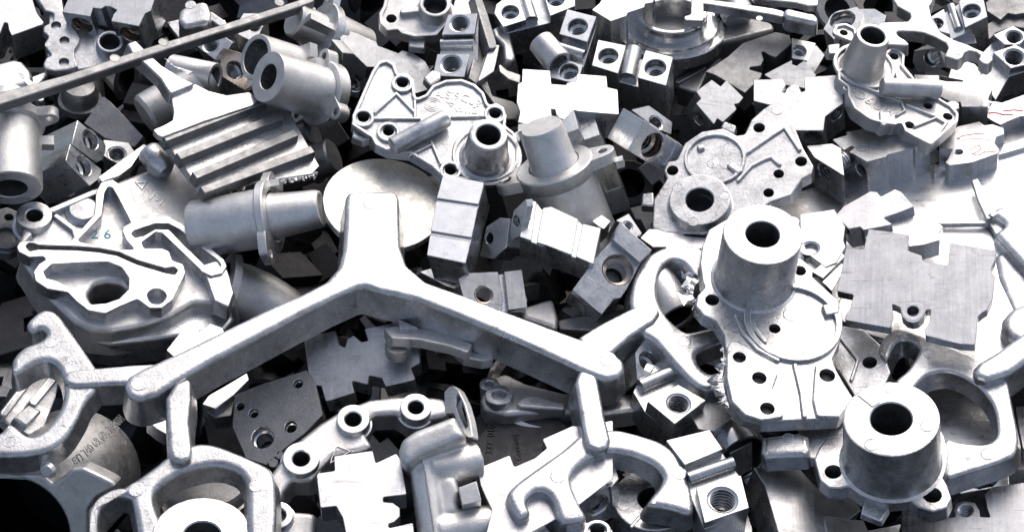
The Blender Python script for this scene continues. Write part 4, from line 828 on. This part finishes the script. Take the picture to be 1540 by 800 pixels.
# the big brushed profile plate
R, pl = block('large brushed notched plate standing upright with a small bored eye in its slot', 'notched block', (1375,430), 66, (.08,1,31),
  T(3,1,'492,250 585,262 676,276 666,345 728,368 735,396 846,410 856,310 1062,345 1056,388 1036,432 1056,458 1046,560 1020,610 1000,622 980,640 968,765 905,762 746,724 744,694 762,668 770,612 752,606 738,640 715,662 690,668 662,660 642,640 634,600 596,580 604,640 590,690 480,672 386,655 392,630 410,602 426,542 350,525 372,430 392,330 470,342'), 9, cm='saw', name='notched_block', fil=.0012, caps=[T(3,1,'690,615')[0]+(9,)], thread=False, bm='dark')
ring(R, pl, 'eye', *T(3,1,'690,615')[0], 4.3, 7.8, -.5, .25, 'saw')
# cover pieces under it
pl = Pl(1295, 535, 22, (.1, 1, 37)); R = thing('cast_cover', 'lower cast cover edge with ribs and bolt eye below the brushed plate', 'cover', pl)
plate(R, pl, 'flange', [(1235,500),(1262,488),(1300,496),(1326,520),(1340,560),(1320,600),(1290,605),(1262,560),(1240,540)], 0, 9, [(1308,545,11)])
rib(R, pl, [(1262,505),(1290,540),(1280,570)], 2, 2.4, 3); mark(R, pl, 1293, 509, 9, 0); mark(R, pl, 1257, 507, 8, 0)
# bright rolled sheet seen through the loop
pl = Pl(1430, 610, -2, (0, 1, 42)); R = thing('metal_sheet', 'brushed bright plate showing through the runner loop', 'metal sheet', pl)
m = MB('sheet'); m.prism(pl.L([(1370,590),(1400,550),(1500,560),(1520,660),(1440,680),(1390,640)]), [], -.004, 0, .0005, 1, cm='sheet'); m.build('panel', R)
m = MB('sheet'); m.prism(pl.L([(1366,596),(1376,584),(1380,588),(1370,600)], .003), [], -.003, .003, .0004, 1, cm='sheet'); m.build('tab', R)
# blocks at the lower right
lands('ring-mouthed block end under the looped runner', (1475,720), 12, (.1,.9,48), T(3,2,'880,570 1110,480 1115,580 900,625'), [(T(3,2,'880,575 1110,480 1118,585 900,628'), [T(3,2,'1000,560')[0]+(24,)])], 30, 6, name='bored_block', step=.35)
R, pl = block('light notched block with an arched bolt eye under the looped runner', 'notched block', (1480,760), 22, (.05,1,30), T(3,2,'640,690 700,720 840,735 880,730 872,700 885,670 925,658 965,668 985,700 990,730 1035,732 1020,690 1010,630 1040,600 1230,570 1230,900 640,900'), 30, cm='saw', caps=[T(3,2,'925,702')[0]+(12,)], name='notched_block')
block('small white notched block outside the looped runner', 'notched block', (1530,640), 14, (0,1,42), T(3,2,'1150,240 1250,230 1250,420 1180,430 1160,330'), 20, cm='saw', name='notched_block')
block('dark shelf block under the small white notched block', 'sawn block', (1530,690), 4, (0,1,50), T(3,2,'1110,450 1250,400 1250,520 1120,520'), 20, cm='sawd', name='sawn_block')
block('long dark brushed block with bright edge below the squared lug', 'sawn block', (1190,745), 16, (-.35,.7,40), T(3,2,'-20,510 180,510 260,600 400,610 460,700 330,800 300,900 120,900 30,590'), 30, cm='sawd', name='sawn_block')
block('grooved dark block below the wide boss flange', 'sawn block', (1300,785), 10, (-.4,.9,48), T(3,2,'290,730 370,715 400,740 470,745 490,790 600,770 640,760 620,830 400,900 320,830'), 26, cm='sawd', name='notched_block')
# ================================================================== lower left
pl = Pl(40, 745, 34, (.75, -.75, 34))
R = thing('flanged_pipe', 'wide grey pipe with cast number and lobed flange round a black opening', 'flanged pipe', pl)
m = MB('grey'); op = ccw(circ(pl.l(24, 796), .037, 48))
m.prism(rnd(pl.L(T(0,2,'-120,560 0,545 120,540 190,545 236,592 320,518 370,516 440,548 528,592 430,645 392,700 385,900 -120,900')), .004, 4), [op], -.012, 0, .002, 3, cm='grey'); m.build('flange', R)
c = pl.l(24, 796); m = MB('grey'); m.lathe((c[0], c[1], -.008), (0,0,-1), [(.0365,-.004),(.043,-.004),(.045,.005),(.0455,.1),(.04,.105),(0,.106)][::-1], 56, 'grey'); m.v = m.v; m.build('pipe', R)
m = MB('black'); c2 = pl.l(24, 796); m.lathe((c2[0], c2[1], -.011), (0,0,-1), [(.0372,0),(.0365,.07),(0,.0705)], 48, 'black'); m.build('throat', R)  # throat of the grey pipe painted black as inner shade
boss(R, pl, *T(0,2,'205,530')[0], 4.4, 4.8, 4, 0, 0, 'grey', 'pin_head', rim=.0008)
tx = text(R, pl, '472 740 69 69  703001', 24, 796, .0095, 0, 0, 'grey', h=.0005)
Mi = pl.M.inverted(); cc = Mi @ CAMP; best = None
d_ = Mi.to_3x3() @ ray(150, 660); A_ = d_.x**2 + d_.y**2; B_ = 2*((cc.x-c[0])*d_.x + (cc.y-c[1])*d_.y); C_ = (cc.x-c[0])**2 + (cc.y-c[1])**2 - .0455**2
t_ = (-B_ - math.sqrt(max(0, B_*B_ - 4*A_*C_))) / (2*A_); h_ = cc + d_*t_; th = math.atan2(h_.y - c[1], h_.x - c[0])
for q in tx.data.vertices:
    x_, y_, k_ = q.co.x - c[0], q.co.y - c[1], q.co.z; an = th + y_ / .0455; r_ = .0453 + k_
    q.co = (c[0] + r_*math.cos(an), c[1] + r_*math.sin(an), h_.z - x_)
# fork casting peeking at left
pl = Pl(50, 600, 2, (-.6, .8, 44)); R = thing('ribbed_bracket', 'ribbed bracket casting behind the left runner fork', 'bracket', pl)
solid(R, pl, 'plate', T(0,2,'0,280 60,190 180,60 270,100 250,200 200,330 130,370 40,320'), 0, 8, 'cast', .001, 2); rib(R, pl, T(0,2,'20,270 170,70'), 5, 5, 6); rib(R, pl, T(0,2,'150,220 250,100'), 7, 6, 8); solid(R, pl, 'pad', T(0,2,'60,290 130,230 190,260 120,330'), 7, 8, 'cast', .0015, 3)
# bottom boss in front of the left fork
pl = Pl(310, 840, 20, (0, 1, 37)); R = thing('pump_cover', 'cover with round pale boss peeking up inside the left runner fork', 'pump cover', pl)
plate(R, pl, 'flange', [(235,860),(250,830),(300,815),(380,830),(400,860),(360,900),(260,900)], 0, 10, [], 'cast'); boss(R, pl, 304, 806, 31.5, 32, 32, 0, 12)
for u, v in ((337,777),(247,796)): mark(R, pl, u, v, 11, .032)
ring(R, pl, 'rim', 350, 830, 28, 32, 0, 3)
fitting('dark ribbed cap inside the left runner fork', 310, 722, 8, (.1, 1, 52), [('cap', [(29,-50),(29,-4),(27,-1),(20,0),(0,.5)], 'dark'), ('band', [(29,-16),(31,-15.5),(31,-10),(29,-9.5)], 'dark')])
block('brown-grey striped plate inside the left runner fork', 'sawn block', (258,760), 6, (0,1,40), T(0,2,'715,600 805,600 810,700 740,730 715,680'), 12, cm='brass', name='sawn_block')
block('pale blue notched plate peeking out above the left runner arm', 'notched block', (290,510), 6, (-.2,1,36), T(0,1,'742,788 835,670 860,680 888,706 915,690 935,670 990,690 1010,730 960,830 800,840'), 14, cm='saw', name='notched_block')
block('pale notched plate between the left runner arm and the drilled manifold', 'notched block', (345,575), -2, (0,1,36), T(0,2,'930,190 1000,150 1100,90 1110,120 1040,190 960,250 900,230'), 14, cm='saw', name='notched_block')
block('pale blue notched plate below the left end of the runner beam', 'notched block', (240,625), 2, (0,1,36), T(0,2,'650,300 720,285 745,300 745,365 700,340'), 14, cm='saw', name='notched_block')
block('dark star-notched slug beside the left runner arm', 'notched block', (320,608), -6, (0,1,36), T(0,2,'905,235 940,200 980,160 1000,200 1045,215 1030,280 960,290 930,270'), 14, cm='dark', sm='dark', name='notched_block')
# drilled manifold
R, pl = block('dark drilled manifold plate with several counterbored holes', 'drilled plate', (410,620), 4, (.25,.5,26), T(1,2,'-80,190 35,142 240,78 275,120 312,275 230,360 150,420 60,500 -30,470 -90,330'), 26,
  caps=[T(1,2,'203,138')[0]+(8,), T(1,2,'170,330')[0]+(10,), T(1,2,'45,378')[0]+(18,), T(1,2,'120,455')[0]+(6,), T(1,2,'92,490')[0]+(7,), T(1,2,'5,270')[0]+(8,), T(1,2,'-55,240')[0]+(7,)], cm='dark', sm='dark', bm='bore', name='drilled_manifold', step=.3, thread=False)
# notched dark plate under the beam
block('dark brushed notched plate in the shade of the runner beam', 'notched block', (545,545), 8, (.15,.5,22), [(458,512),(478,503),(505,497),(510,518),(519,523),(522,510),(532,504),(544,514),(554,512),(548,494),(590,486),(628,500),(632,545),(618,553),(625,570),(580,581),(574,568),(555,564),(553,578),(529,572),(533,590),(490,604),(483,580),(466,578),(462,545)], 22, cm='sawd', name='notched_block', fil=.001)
# small cast bracket under the beam
pl = Pl(640, 510, 30, (0, 1, 50)); R = thing('cast_bracket', 'flat grey bracket with a round pin under the runner beam', 'bracket', pl)
solid(R, pl, 'plate', T(1,1,'580,690 640,680 750,690 900,730 980,760 960,800 880,770 740,740 620,735'), 0, 8, 'grey', .001, 2); m = MB('grey'); m.lathe(pl.l(*T(1,1,'648,760')[0], 0)+(-.010,), (0,0,1), [(0,0),(.009,0),(.0095,.001),(.0095,.009)], 24, 'grey'); m.build('pin', R)
solid(R, pl, 'bolt_pad', G(580,480,.225,'440,150 520,150 640,200 740,260 640,275 520,250 460,200'), -8, 8, 'grey', .001, 2, fil=.003)
m = MB('saw'); m.prism(pl.L(T(1,1,'648,650 735,688 655,692'), .004), [], -.002, .004, .0003, 1, cm='saw'); m.build('knurled_tab', R)
# curved link with three machined eyes
pl = Pl(530, 660, 14, (.0, 1, 28))
R = thing('curved_link', 'curved grey link casting with bright turned bolt eyes', 'link casting', pl)
solid(R, pl, 'arm', T(1,2,'60,560 130,470 200,390 300,310 400,250 520,205 640,190 760,190 860,200 880,280 780,300 700,320 680,300 640,275 540,280 520,310 500,360 540,420 480,440 360,460 300,520 270,570 180,570 140,620 110,700 60,700'), 0, 18, 'grey', .004, 4, .002, fil=.006, bores=[T(1,2,s)[0]+(h*.345,) for s, h in (('447,300',36),('727,247',34),('215,475',37))])
solid(R, pl, 'arm', T(1,2,'100,640 150,700 290,710 280,830 60,830'), -2, 16, 'grey', .004, 4, fil=.006)
for s, r, h in (('447,295',73,36),('727,242',70,34),('215,470',80,37),('115,722',62,30)):
    boss(R, pl, *T(1,2,s)[0], r*.33755*pl.px*1000, r*.33755*pl.px*1000+.4, 8, -3, h*.33755*pl.px*1000, 'mach', 'bolt_eye', rim=.0006, hd=2)
m = MB('grey'); d = pl.L(T(1,2,'375,415 440,440 345,495 350,470'), 0); m.prism(d, [offs(ccw(d), .0008)], -.001, .0008, .0002, 1, cm='grey'); m.build('cast_emblem', R)
# bright notched plates
block('bright notched plate with round-ended slot before the curved link', 'notched block', (545,750), 40, (.1,1,30), T(1,2,'362,460 535,436 548,492 640,448 660,478 686,630 582,642 580,664 625,668 655,690 656,728 630,752 604,762 606,780 714,756 730,900 430,900 415,800 402,735 372,682 302,690 285,545 292,536 366,526'), 18, cm='saw', name='notched_block', fil=.0012)
block('bright notched plate under the right runner fork', 'notched block', (820,710), 30, (-.1,1,30), T(2,2,'-125,515 20,455 40,508 130,470 185,425 165,385 300,325 340,330 480,300 480,560 300,700 80,820 -20,900 -90,820 -60,700 -110,590'), 22, cm='saw', name='notched_block', fil=.0012)
block('satin bored block below the right runner fork', 'bored block', (895,735), 24, (.1,1,44), T(2,2,'300,580 480,478 505,560 470,600 440,560 420,515 410,515 440,550 478,585 320,660'), 30, cm='saw', sides=[T(2,2,'410,680')[0]+(20,)], name='bored_block')
block('grey plate with a half bore in front of the right runner fork', 'bored block', (800,790), 22, (0,1,44), T(2,2,'60,800 150,730 200,800 200,900 20,900'), 20, cm='saw', caps=[T(2,2,'100,800')[0]+(12,)], name='bored_block')
# valve housing
pl = Pl(665, 720, 36, (.1, 1, 14)); R = thing('pipe_tee_housing', 'sandblasted valve housing with rounded column, two side branches and thin flange ear', 'valve housing', pl)
def hz(txt): return G(590, 570, .28736, txt)
m = MB('sand'); k = pl.px * .28736
def at(txt, z): return pl.l(*hz(txt)[0], z) + (z,)
m.tube([at('165,400',0), at('180,560',0), at('205,740',0), at('230,1000',0)], 80*k, 28, 'sand')
m.tube([at('200,470',-.002), at('330,450',-.004), at('450,420',-.008)], 98*k, 28, 'sand')
m.tube([at('230,800',-.002), at('380,775',-.006), at('530,755',-.010)], 100*k, 28, 'sand')
m.prism(rnd(pl.L(hz('190,480 330,500 350,560 340,640 360,700 220,720'), .010), .004, 4), [], -.02, .006, .004, 3, cm='sand')
m.prism(rnd(pl.L(hz('30,370 50,310 120,262 330,182 350,230 400,305 330,330 290,350 170,395 80,455 45,430'), .020), .006, 4), [], -.014, .020, .006, 4, cm='sand')
o = m.build('body', R); rm = o.modifiers.new('fuse', 'REMESH'); rm.mode = 'VOXEL'; rm.voxel_size = .0011; rm.use_smooth_shade = True
sm_ = o.modifiers.new('soften', 'SMOOTH'); sm_.iterations = 7; sm_.factor = .5
m = MB('sand'); m.prism(rnd(pl.L(hz('346,566 440,532 466,634 366,660'), .014), .0008, 2), [], -.004, .014, .0005, 2, cm='sand'); m.build('boss_pad', R)
m = MB('sand'); m.prism(stroke(pl.L(hz('150,385 175,480 215,740 235,900'), .0125), .0012), [], .008, .0125, .0003, 1, cm='sand'); m.build('parting_line', R)
p2 = Pl(690, 622, 42, (.8, .35, 52)); m = MB('sand', 'bore'); P = rnd(p2.L(hz('275,70 300,42 325,36 350,58 385,130 410,220 425,312 390,300 340,225 325,180 280,185')), .002, 3)
m.prism(P, [rnd(p2.L(hz('340,70 365,110 390,190 400,250 385,255 355,200 338,140')), .002, 3)], -.005, .001, .0008, 2, cm='sand', hm='bore'); o = m.build('flange_ear', R); o.matrix_parent_inverse = pl.M.inverted() @ p2.M
# dark round casting with lettering
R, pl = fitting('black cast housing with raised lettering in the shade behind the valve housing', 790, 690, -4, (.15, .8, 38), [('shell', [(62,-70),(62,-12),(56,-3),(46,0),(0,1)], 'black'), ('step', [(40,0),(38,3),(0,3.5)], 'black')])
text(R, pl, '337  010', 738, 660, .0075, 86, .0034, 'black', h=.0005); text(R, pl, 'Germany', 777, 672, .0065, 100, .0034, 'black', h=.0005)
# hub arm below the right beam
pl = Pl(800, 590, 8, (0, 1, 46)); R = thing('hub_bracket', 'grey hub bracket with two ringed eyes, below the right runner arm', 'bracket', pl)
solid(R, pl, 'arm', [(722,600),(730,570),(760,560),(790,575),(850,590),(950,590),(1000,585),(1010,600),(980,612),(900,622),(820,618),(760,622),(728,614)], -6, 16, 'grey', .003, 3, fil=.006)
solid(R, pl, 'pad', G(580,480,.225,'870,560 930,510 1010,505 1080,530 1200,560 1200,600 900,580'), -2, 8, 'grey', .0015, 3)
for s, a, b in (('758,502',8,12.5),('692,428',5,8.5)): ring(R, pl, 'eye', *G(580,480,.225,s)[0], a*.62, b*.8, -12, 0, 'cast')
mark(R, pl, *G(580,480,.225,'990,548')[0], 6, -.002, 'grey')
m = MB('bore'); m.lathe(pl.l(835,560,-.004)+(-.02,), (0,0,1), [(.05,-.02),(.05,.004),(.046,.006),(.042,.002),(.041,-.02)], 48, 'bore'); m.build('ring', R)
# bracket bars between blocks
pl = Pl(870, 480, 6, (0, 1, 46)); R = thing('cast_bracket', 'dark flat bracket bar with a hub lump behind the right runner arm', 'bracket', pl)
solid(R, pl, 'bar', T(2,1,'230,655 300,640 560,600 570,640 400,700 240,690'), 0, 8, 'dark', .0015, 3); solid(R, pl, 'hub', T(2,1,'60,600 210,555 235,640 230,690 180,670 80,640'), 4, 14, 'grey', .003, 3, fil=.004); plate(R, pl, 'web', T(2,1,'230,600 460,590 540,600 300,640'), -6, 5, [T(2,1,'510,602')[0]+(8,)], 'dark')
# half tube seen in the ring
fitting('short half-open tube seen inside the right gate ring', 1018, 478, 10, (-.35,-.6,62), [('tube', [(15,-36),(15.5,-1),(15,0),(12.5,0),(12,-1)], 'grey'), ('bore', [(12,-1),(11.8,-28),(0,-28.4)], 'black')])
# blocks of the middle
lands('pale blue stepped block with grooves across its face beside the round blank', (690,325), 56, (.26,1,38), T(1,1,'848,8 1030,42 1028,62 1004,148 972,298 948,402 776,366 790,272 818,122'),
  [(T(1,1,'848,8 1030,42 1028,62 1006,140 819,112'), []), (T(1,1,'816,126 1003,154 975,288 794,258'), []), (T(1,1,'789,278 971,306 948,402 776,366'), [])], 30, 1.6, [], cm='mach', name='stepped_block')
R, pl = block('small bored link between the pale blue block and the grooved one', 'bored block', (752,355), 34, (1,.1,48), T(1,1,'1040,240 1100,200 1145,205 1130,330 1070,385 1010,370'), 18, cm='mach', caps=[T(1,1,'1055,292')[0]+(9,)], name='bored_block', thread=False)
LG, LP = lands('light grooved block leaning over a dark gap in the middle', (835,350), 56, (-.05,1,34), T(2,1,'92,116 128,120 146,132 162,155 205,150 325,206 350,228 426,246 392,406 312,372 296,366 182,322 160,318 64,284'),
  [(T(2,1,'92,116 140,128 116,302 64,284'), []), (T(2,1,'168,156 205,150 325,206 296,366 182,322 140,310'), []), (T(2,1,'346,226 426,246 392,406 314,373'), [])], 26, 2, [], cm='ext', name='stepped_block')
pl = Pl(775, 335, 58, (1, -.1, 52))
m = MB('mach'); m.prism(rnd(pl.L(T(2,1,'18,270 35,170 92,116 95,150 66,280 30,300')), .001, 2), [], -.006, 0, .0004, 1, cm='mach', bores=[pl.l(*T(2,1,'48,215')[0])+(9*pl.px,)]); R = m.build('end_face', LG); R.matrix_parent_inverse = LP.M.inverted() @ pl.M
x, y = pl.l(*T(2,1,'48,215')[0]); add_bore(R, (x, y, 0), (0,0,-1), 9*pl.px, .005, False)
R, pl = block('tilted block with a wide brown bore behind the gate ring', 'bored block', (925,410), 40, (-.35,.5,22), T(2,1,'510,220 655,345 600,405 540,520 515,556 485,562 430,630 300,520 355,445 400,380 478,300'), 28, cm='ext', sm='ext', caps=[T(2,1,'502,432')[0]+(25,)], bm='brass', name='bored_block', step=.25)
for s in ('480,298 510,220 655,345 600,400', '355,448 490,552 430,630 300,520'):
    m = MB('ext'); m.prism(rnd(pl.L(T(2,1,s), .006), .0006, 2), [], -.001, .006, .0005, 1, cm='ext'); m.build('land', R)
block('small square nut behind the light grooved block', 'bored block', (905,335), 26, (-.2,1,36), T(2,1,'385,215 430,186 470,215 440,250 420,240'), 18, cm='ext', name='sawn_block')
block('small dark bored wedge below the grey cover', 'bored block', (945,335), 22, (-.4,.6,36), T(2,1,'490,212 550,180 610,270 580,290 520,225'), 20, cm='sawd', caps=[T(2,1,'545,235')[0]+(9,)], name='bored_block')
block('light notched slab under the grey cover and tall boss', 'notched block', (1010,360), 12, (0,1,42), T(2,1,'600,290 640,250 770,250 800,280 900,290 910,340 760,330 660,330'), 14, cm='saw', name='notched_block')
block('worn dark block with a chipped bore, under the pale blue block', 'bored block', (745,435), 26, (-.3,.5,24), T(1,1,'918,470 960,445 1095,440 1115,560 1110,620 940,560'), 30, cm='sawd', caps=[T(1,1,'1030,542')[0]+(15,)], bm='brass', name='bored_block')
lands('dark grooved block leaning on the worn dark block', (775,430), 26, (-.3,.5,26), T(1,1,'1095,445 1200,430 1230,560 1220,610 1110,610'), [(T(1,1,'1120,440 1200,430 1225,600 1140,610'), [])], 24, 4, cm='sawd', name='stepped_block')
block('grey flat lug plate beside the worn dark block', 'sawn block', (690,420), 12, (0,1,44), T(1,1,'740,440 830,415 920,460 920,520 860,500 820,480'), 10, cm='sawd', name='sawn_block')
# threaded blocks at lower middle
lands('threaded corner block hanging under the gate hook', (1010,575), 34, (-.2,.75,38), T(2,2,'580,130 640,0 720,20 780,80 895,212 755,316 632,218'), [(T(2,2,'632,216 770,142 896,212 755,318'), [T(2,2,'772,226')[0]+(19.5,)])], 36, 12, [(T(2,2,'600,150')[0], T(2,2,'770,75')[0], 5, -9)], cm='saw')
block('ringed block with a wide bright bore under the gate hook', 'bored block', (975,545), 22, (-.6,.5,42), T(2,2,'580,0 620,-60 720,-40 700,20 640,100 590,130'), 26, caps=[T(2,2,'640,40')[0]+(18,)], cm='mach', name='bored_block', step=.3)
block('dark stepped slab beside the threaded corner block', 'sawn block', (1070,610), 20, (-.2,.9,44), T(2,2,'820,270 950,180 1000,220 1010,290 930,350 860,340'), 24, cm='sawd', name='sawn_block')
block('small dark threaded block in the gap beside the torn flash', 'threaded block', (1102,655), 8, (0,1,46), T(2,2,'930,370 990,320 1090,340 1100,400 1000,450'), 26, caps=[T(2,2,'1010,375')[0]+(18,)], cm='sawd', name='threaded_block')
lands('large grooved block with a threaded mouth beside the split boss', (1075,710), 36, (-.15,1,34), T(2,2,'715,400 910,340 1000,460 1060,540 1085,690 890,760 830,620'),
  [(T(2,2,'715,390 910,342 970,430 800,500'), []), (T(2,2,'850,600 1050,545 1086,690 888,758'), [T(2,2,'968,655')[0]+(24,)])], 34, 7, [(T(2,2,'815,560')[0], T(2,2,'1015,490')[0], 4.5, -4)], cm='ext')
block('grey stepped offcut under the large grooved block', 'sawn block', (1090,785), 2, (-.1,1,40), T(2,2,'880,770 1075,700 1100,780 1110,900 900,900'), 24, cm='ext', name='milled_strip')
fitting('curled bright ring under the squared lug', 1118, 690, 0, (-.3,-.4,50), [('tube', [(20,-30),(20,0),(18,0),(17.5,-1)], 'bore'), ('inner_wall', [(17.5,-1),(17,-24),(0,-24.4)], 'dark')])
# cracked boss
pl = Pl(985, 806, -34, (0, 1, 38)); R = thing('split_boss', 'round boss with a cracked rim gripped by the right runner fork', 'boss casting', pl)
boss(R, pl, 983, 749, 27.5, 28, 36, 0, 10.5, 'cast', 'boss'); plate(R, pl, 'flange', [(915,850),(925,810),(980,790),(1040,810),(1055,850),(1000,880)], 0, 10, [])
for u, v in ((976,710),(937,759)): mark(R, pl, u, v, 10, .036)
rib(R, pl, [(962,776),(950,790)], 36.4, 3, 4)
pl = Pl(895, 792, 26, (0, 1, 40)); R = thing('eyed_lug', 'small cast lug with an eye beside the split boss', 'lug', pl)
plate(R, pl, 'plate', T(2,2,'270,790 340,755 440,745 480,790 480,900 280,900'), 0, 10, [T(2,2,'410,790')[0]+(11,)], 'cast'); ring(R, pl, 'eye', *T(2,2,'410,790')[0], 6, 9, 0, 3)
# ================================================================== what lies below: the mass of the heap and the ground
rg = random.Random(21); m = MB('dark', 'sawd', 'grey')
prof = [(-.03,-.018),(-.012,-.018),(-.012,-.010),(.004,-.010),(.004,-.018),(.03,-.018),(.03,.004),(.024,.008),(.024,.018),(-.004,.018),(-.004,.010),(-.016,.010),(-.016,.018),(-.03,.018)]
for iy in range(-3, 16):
    for ix in range(-4, 21):
        for lay in range(2):
            u = ix * 95 + rg.uniform(-35, 35); v = iy * 68 + rg.uniform(-25, 25)
            q = Pl(u, v, -128 - lay * 45 + rg.uniform(-14, 10), (rg.uniform(-1, 1), rg.uniform(-.4, 1), rg.uniform(15, 70))); a = rg.uniform(0, 6.28); k = rg.uniform(.8, 1.25)
            b = MB('dark'); mt = rg.choice(('black', 'black', 'dark', 'black'))  # mostly black, so the shade of the deep gaps is in the colour
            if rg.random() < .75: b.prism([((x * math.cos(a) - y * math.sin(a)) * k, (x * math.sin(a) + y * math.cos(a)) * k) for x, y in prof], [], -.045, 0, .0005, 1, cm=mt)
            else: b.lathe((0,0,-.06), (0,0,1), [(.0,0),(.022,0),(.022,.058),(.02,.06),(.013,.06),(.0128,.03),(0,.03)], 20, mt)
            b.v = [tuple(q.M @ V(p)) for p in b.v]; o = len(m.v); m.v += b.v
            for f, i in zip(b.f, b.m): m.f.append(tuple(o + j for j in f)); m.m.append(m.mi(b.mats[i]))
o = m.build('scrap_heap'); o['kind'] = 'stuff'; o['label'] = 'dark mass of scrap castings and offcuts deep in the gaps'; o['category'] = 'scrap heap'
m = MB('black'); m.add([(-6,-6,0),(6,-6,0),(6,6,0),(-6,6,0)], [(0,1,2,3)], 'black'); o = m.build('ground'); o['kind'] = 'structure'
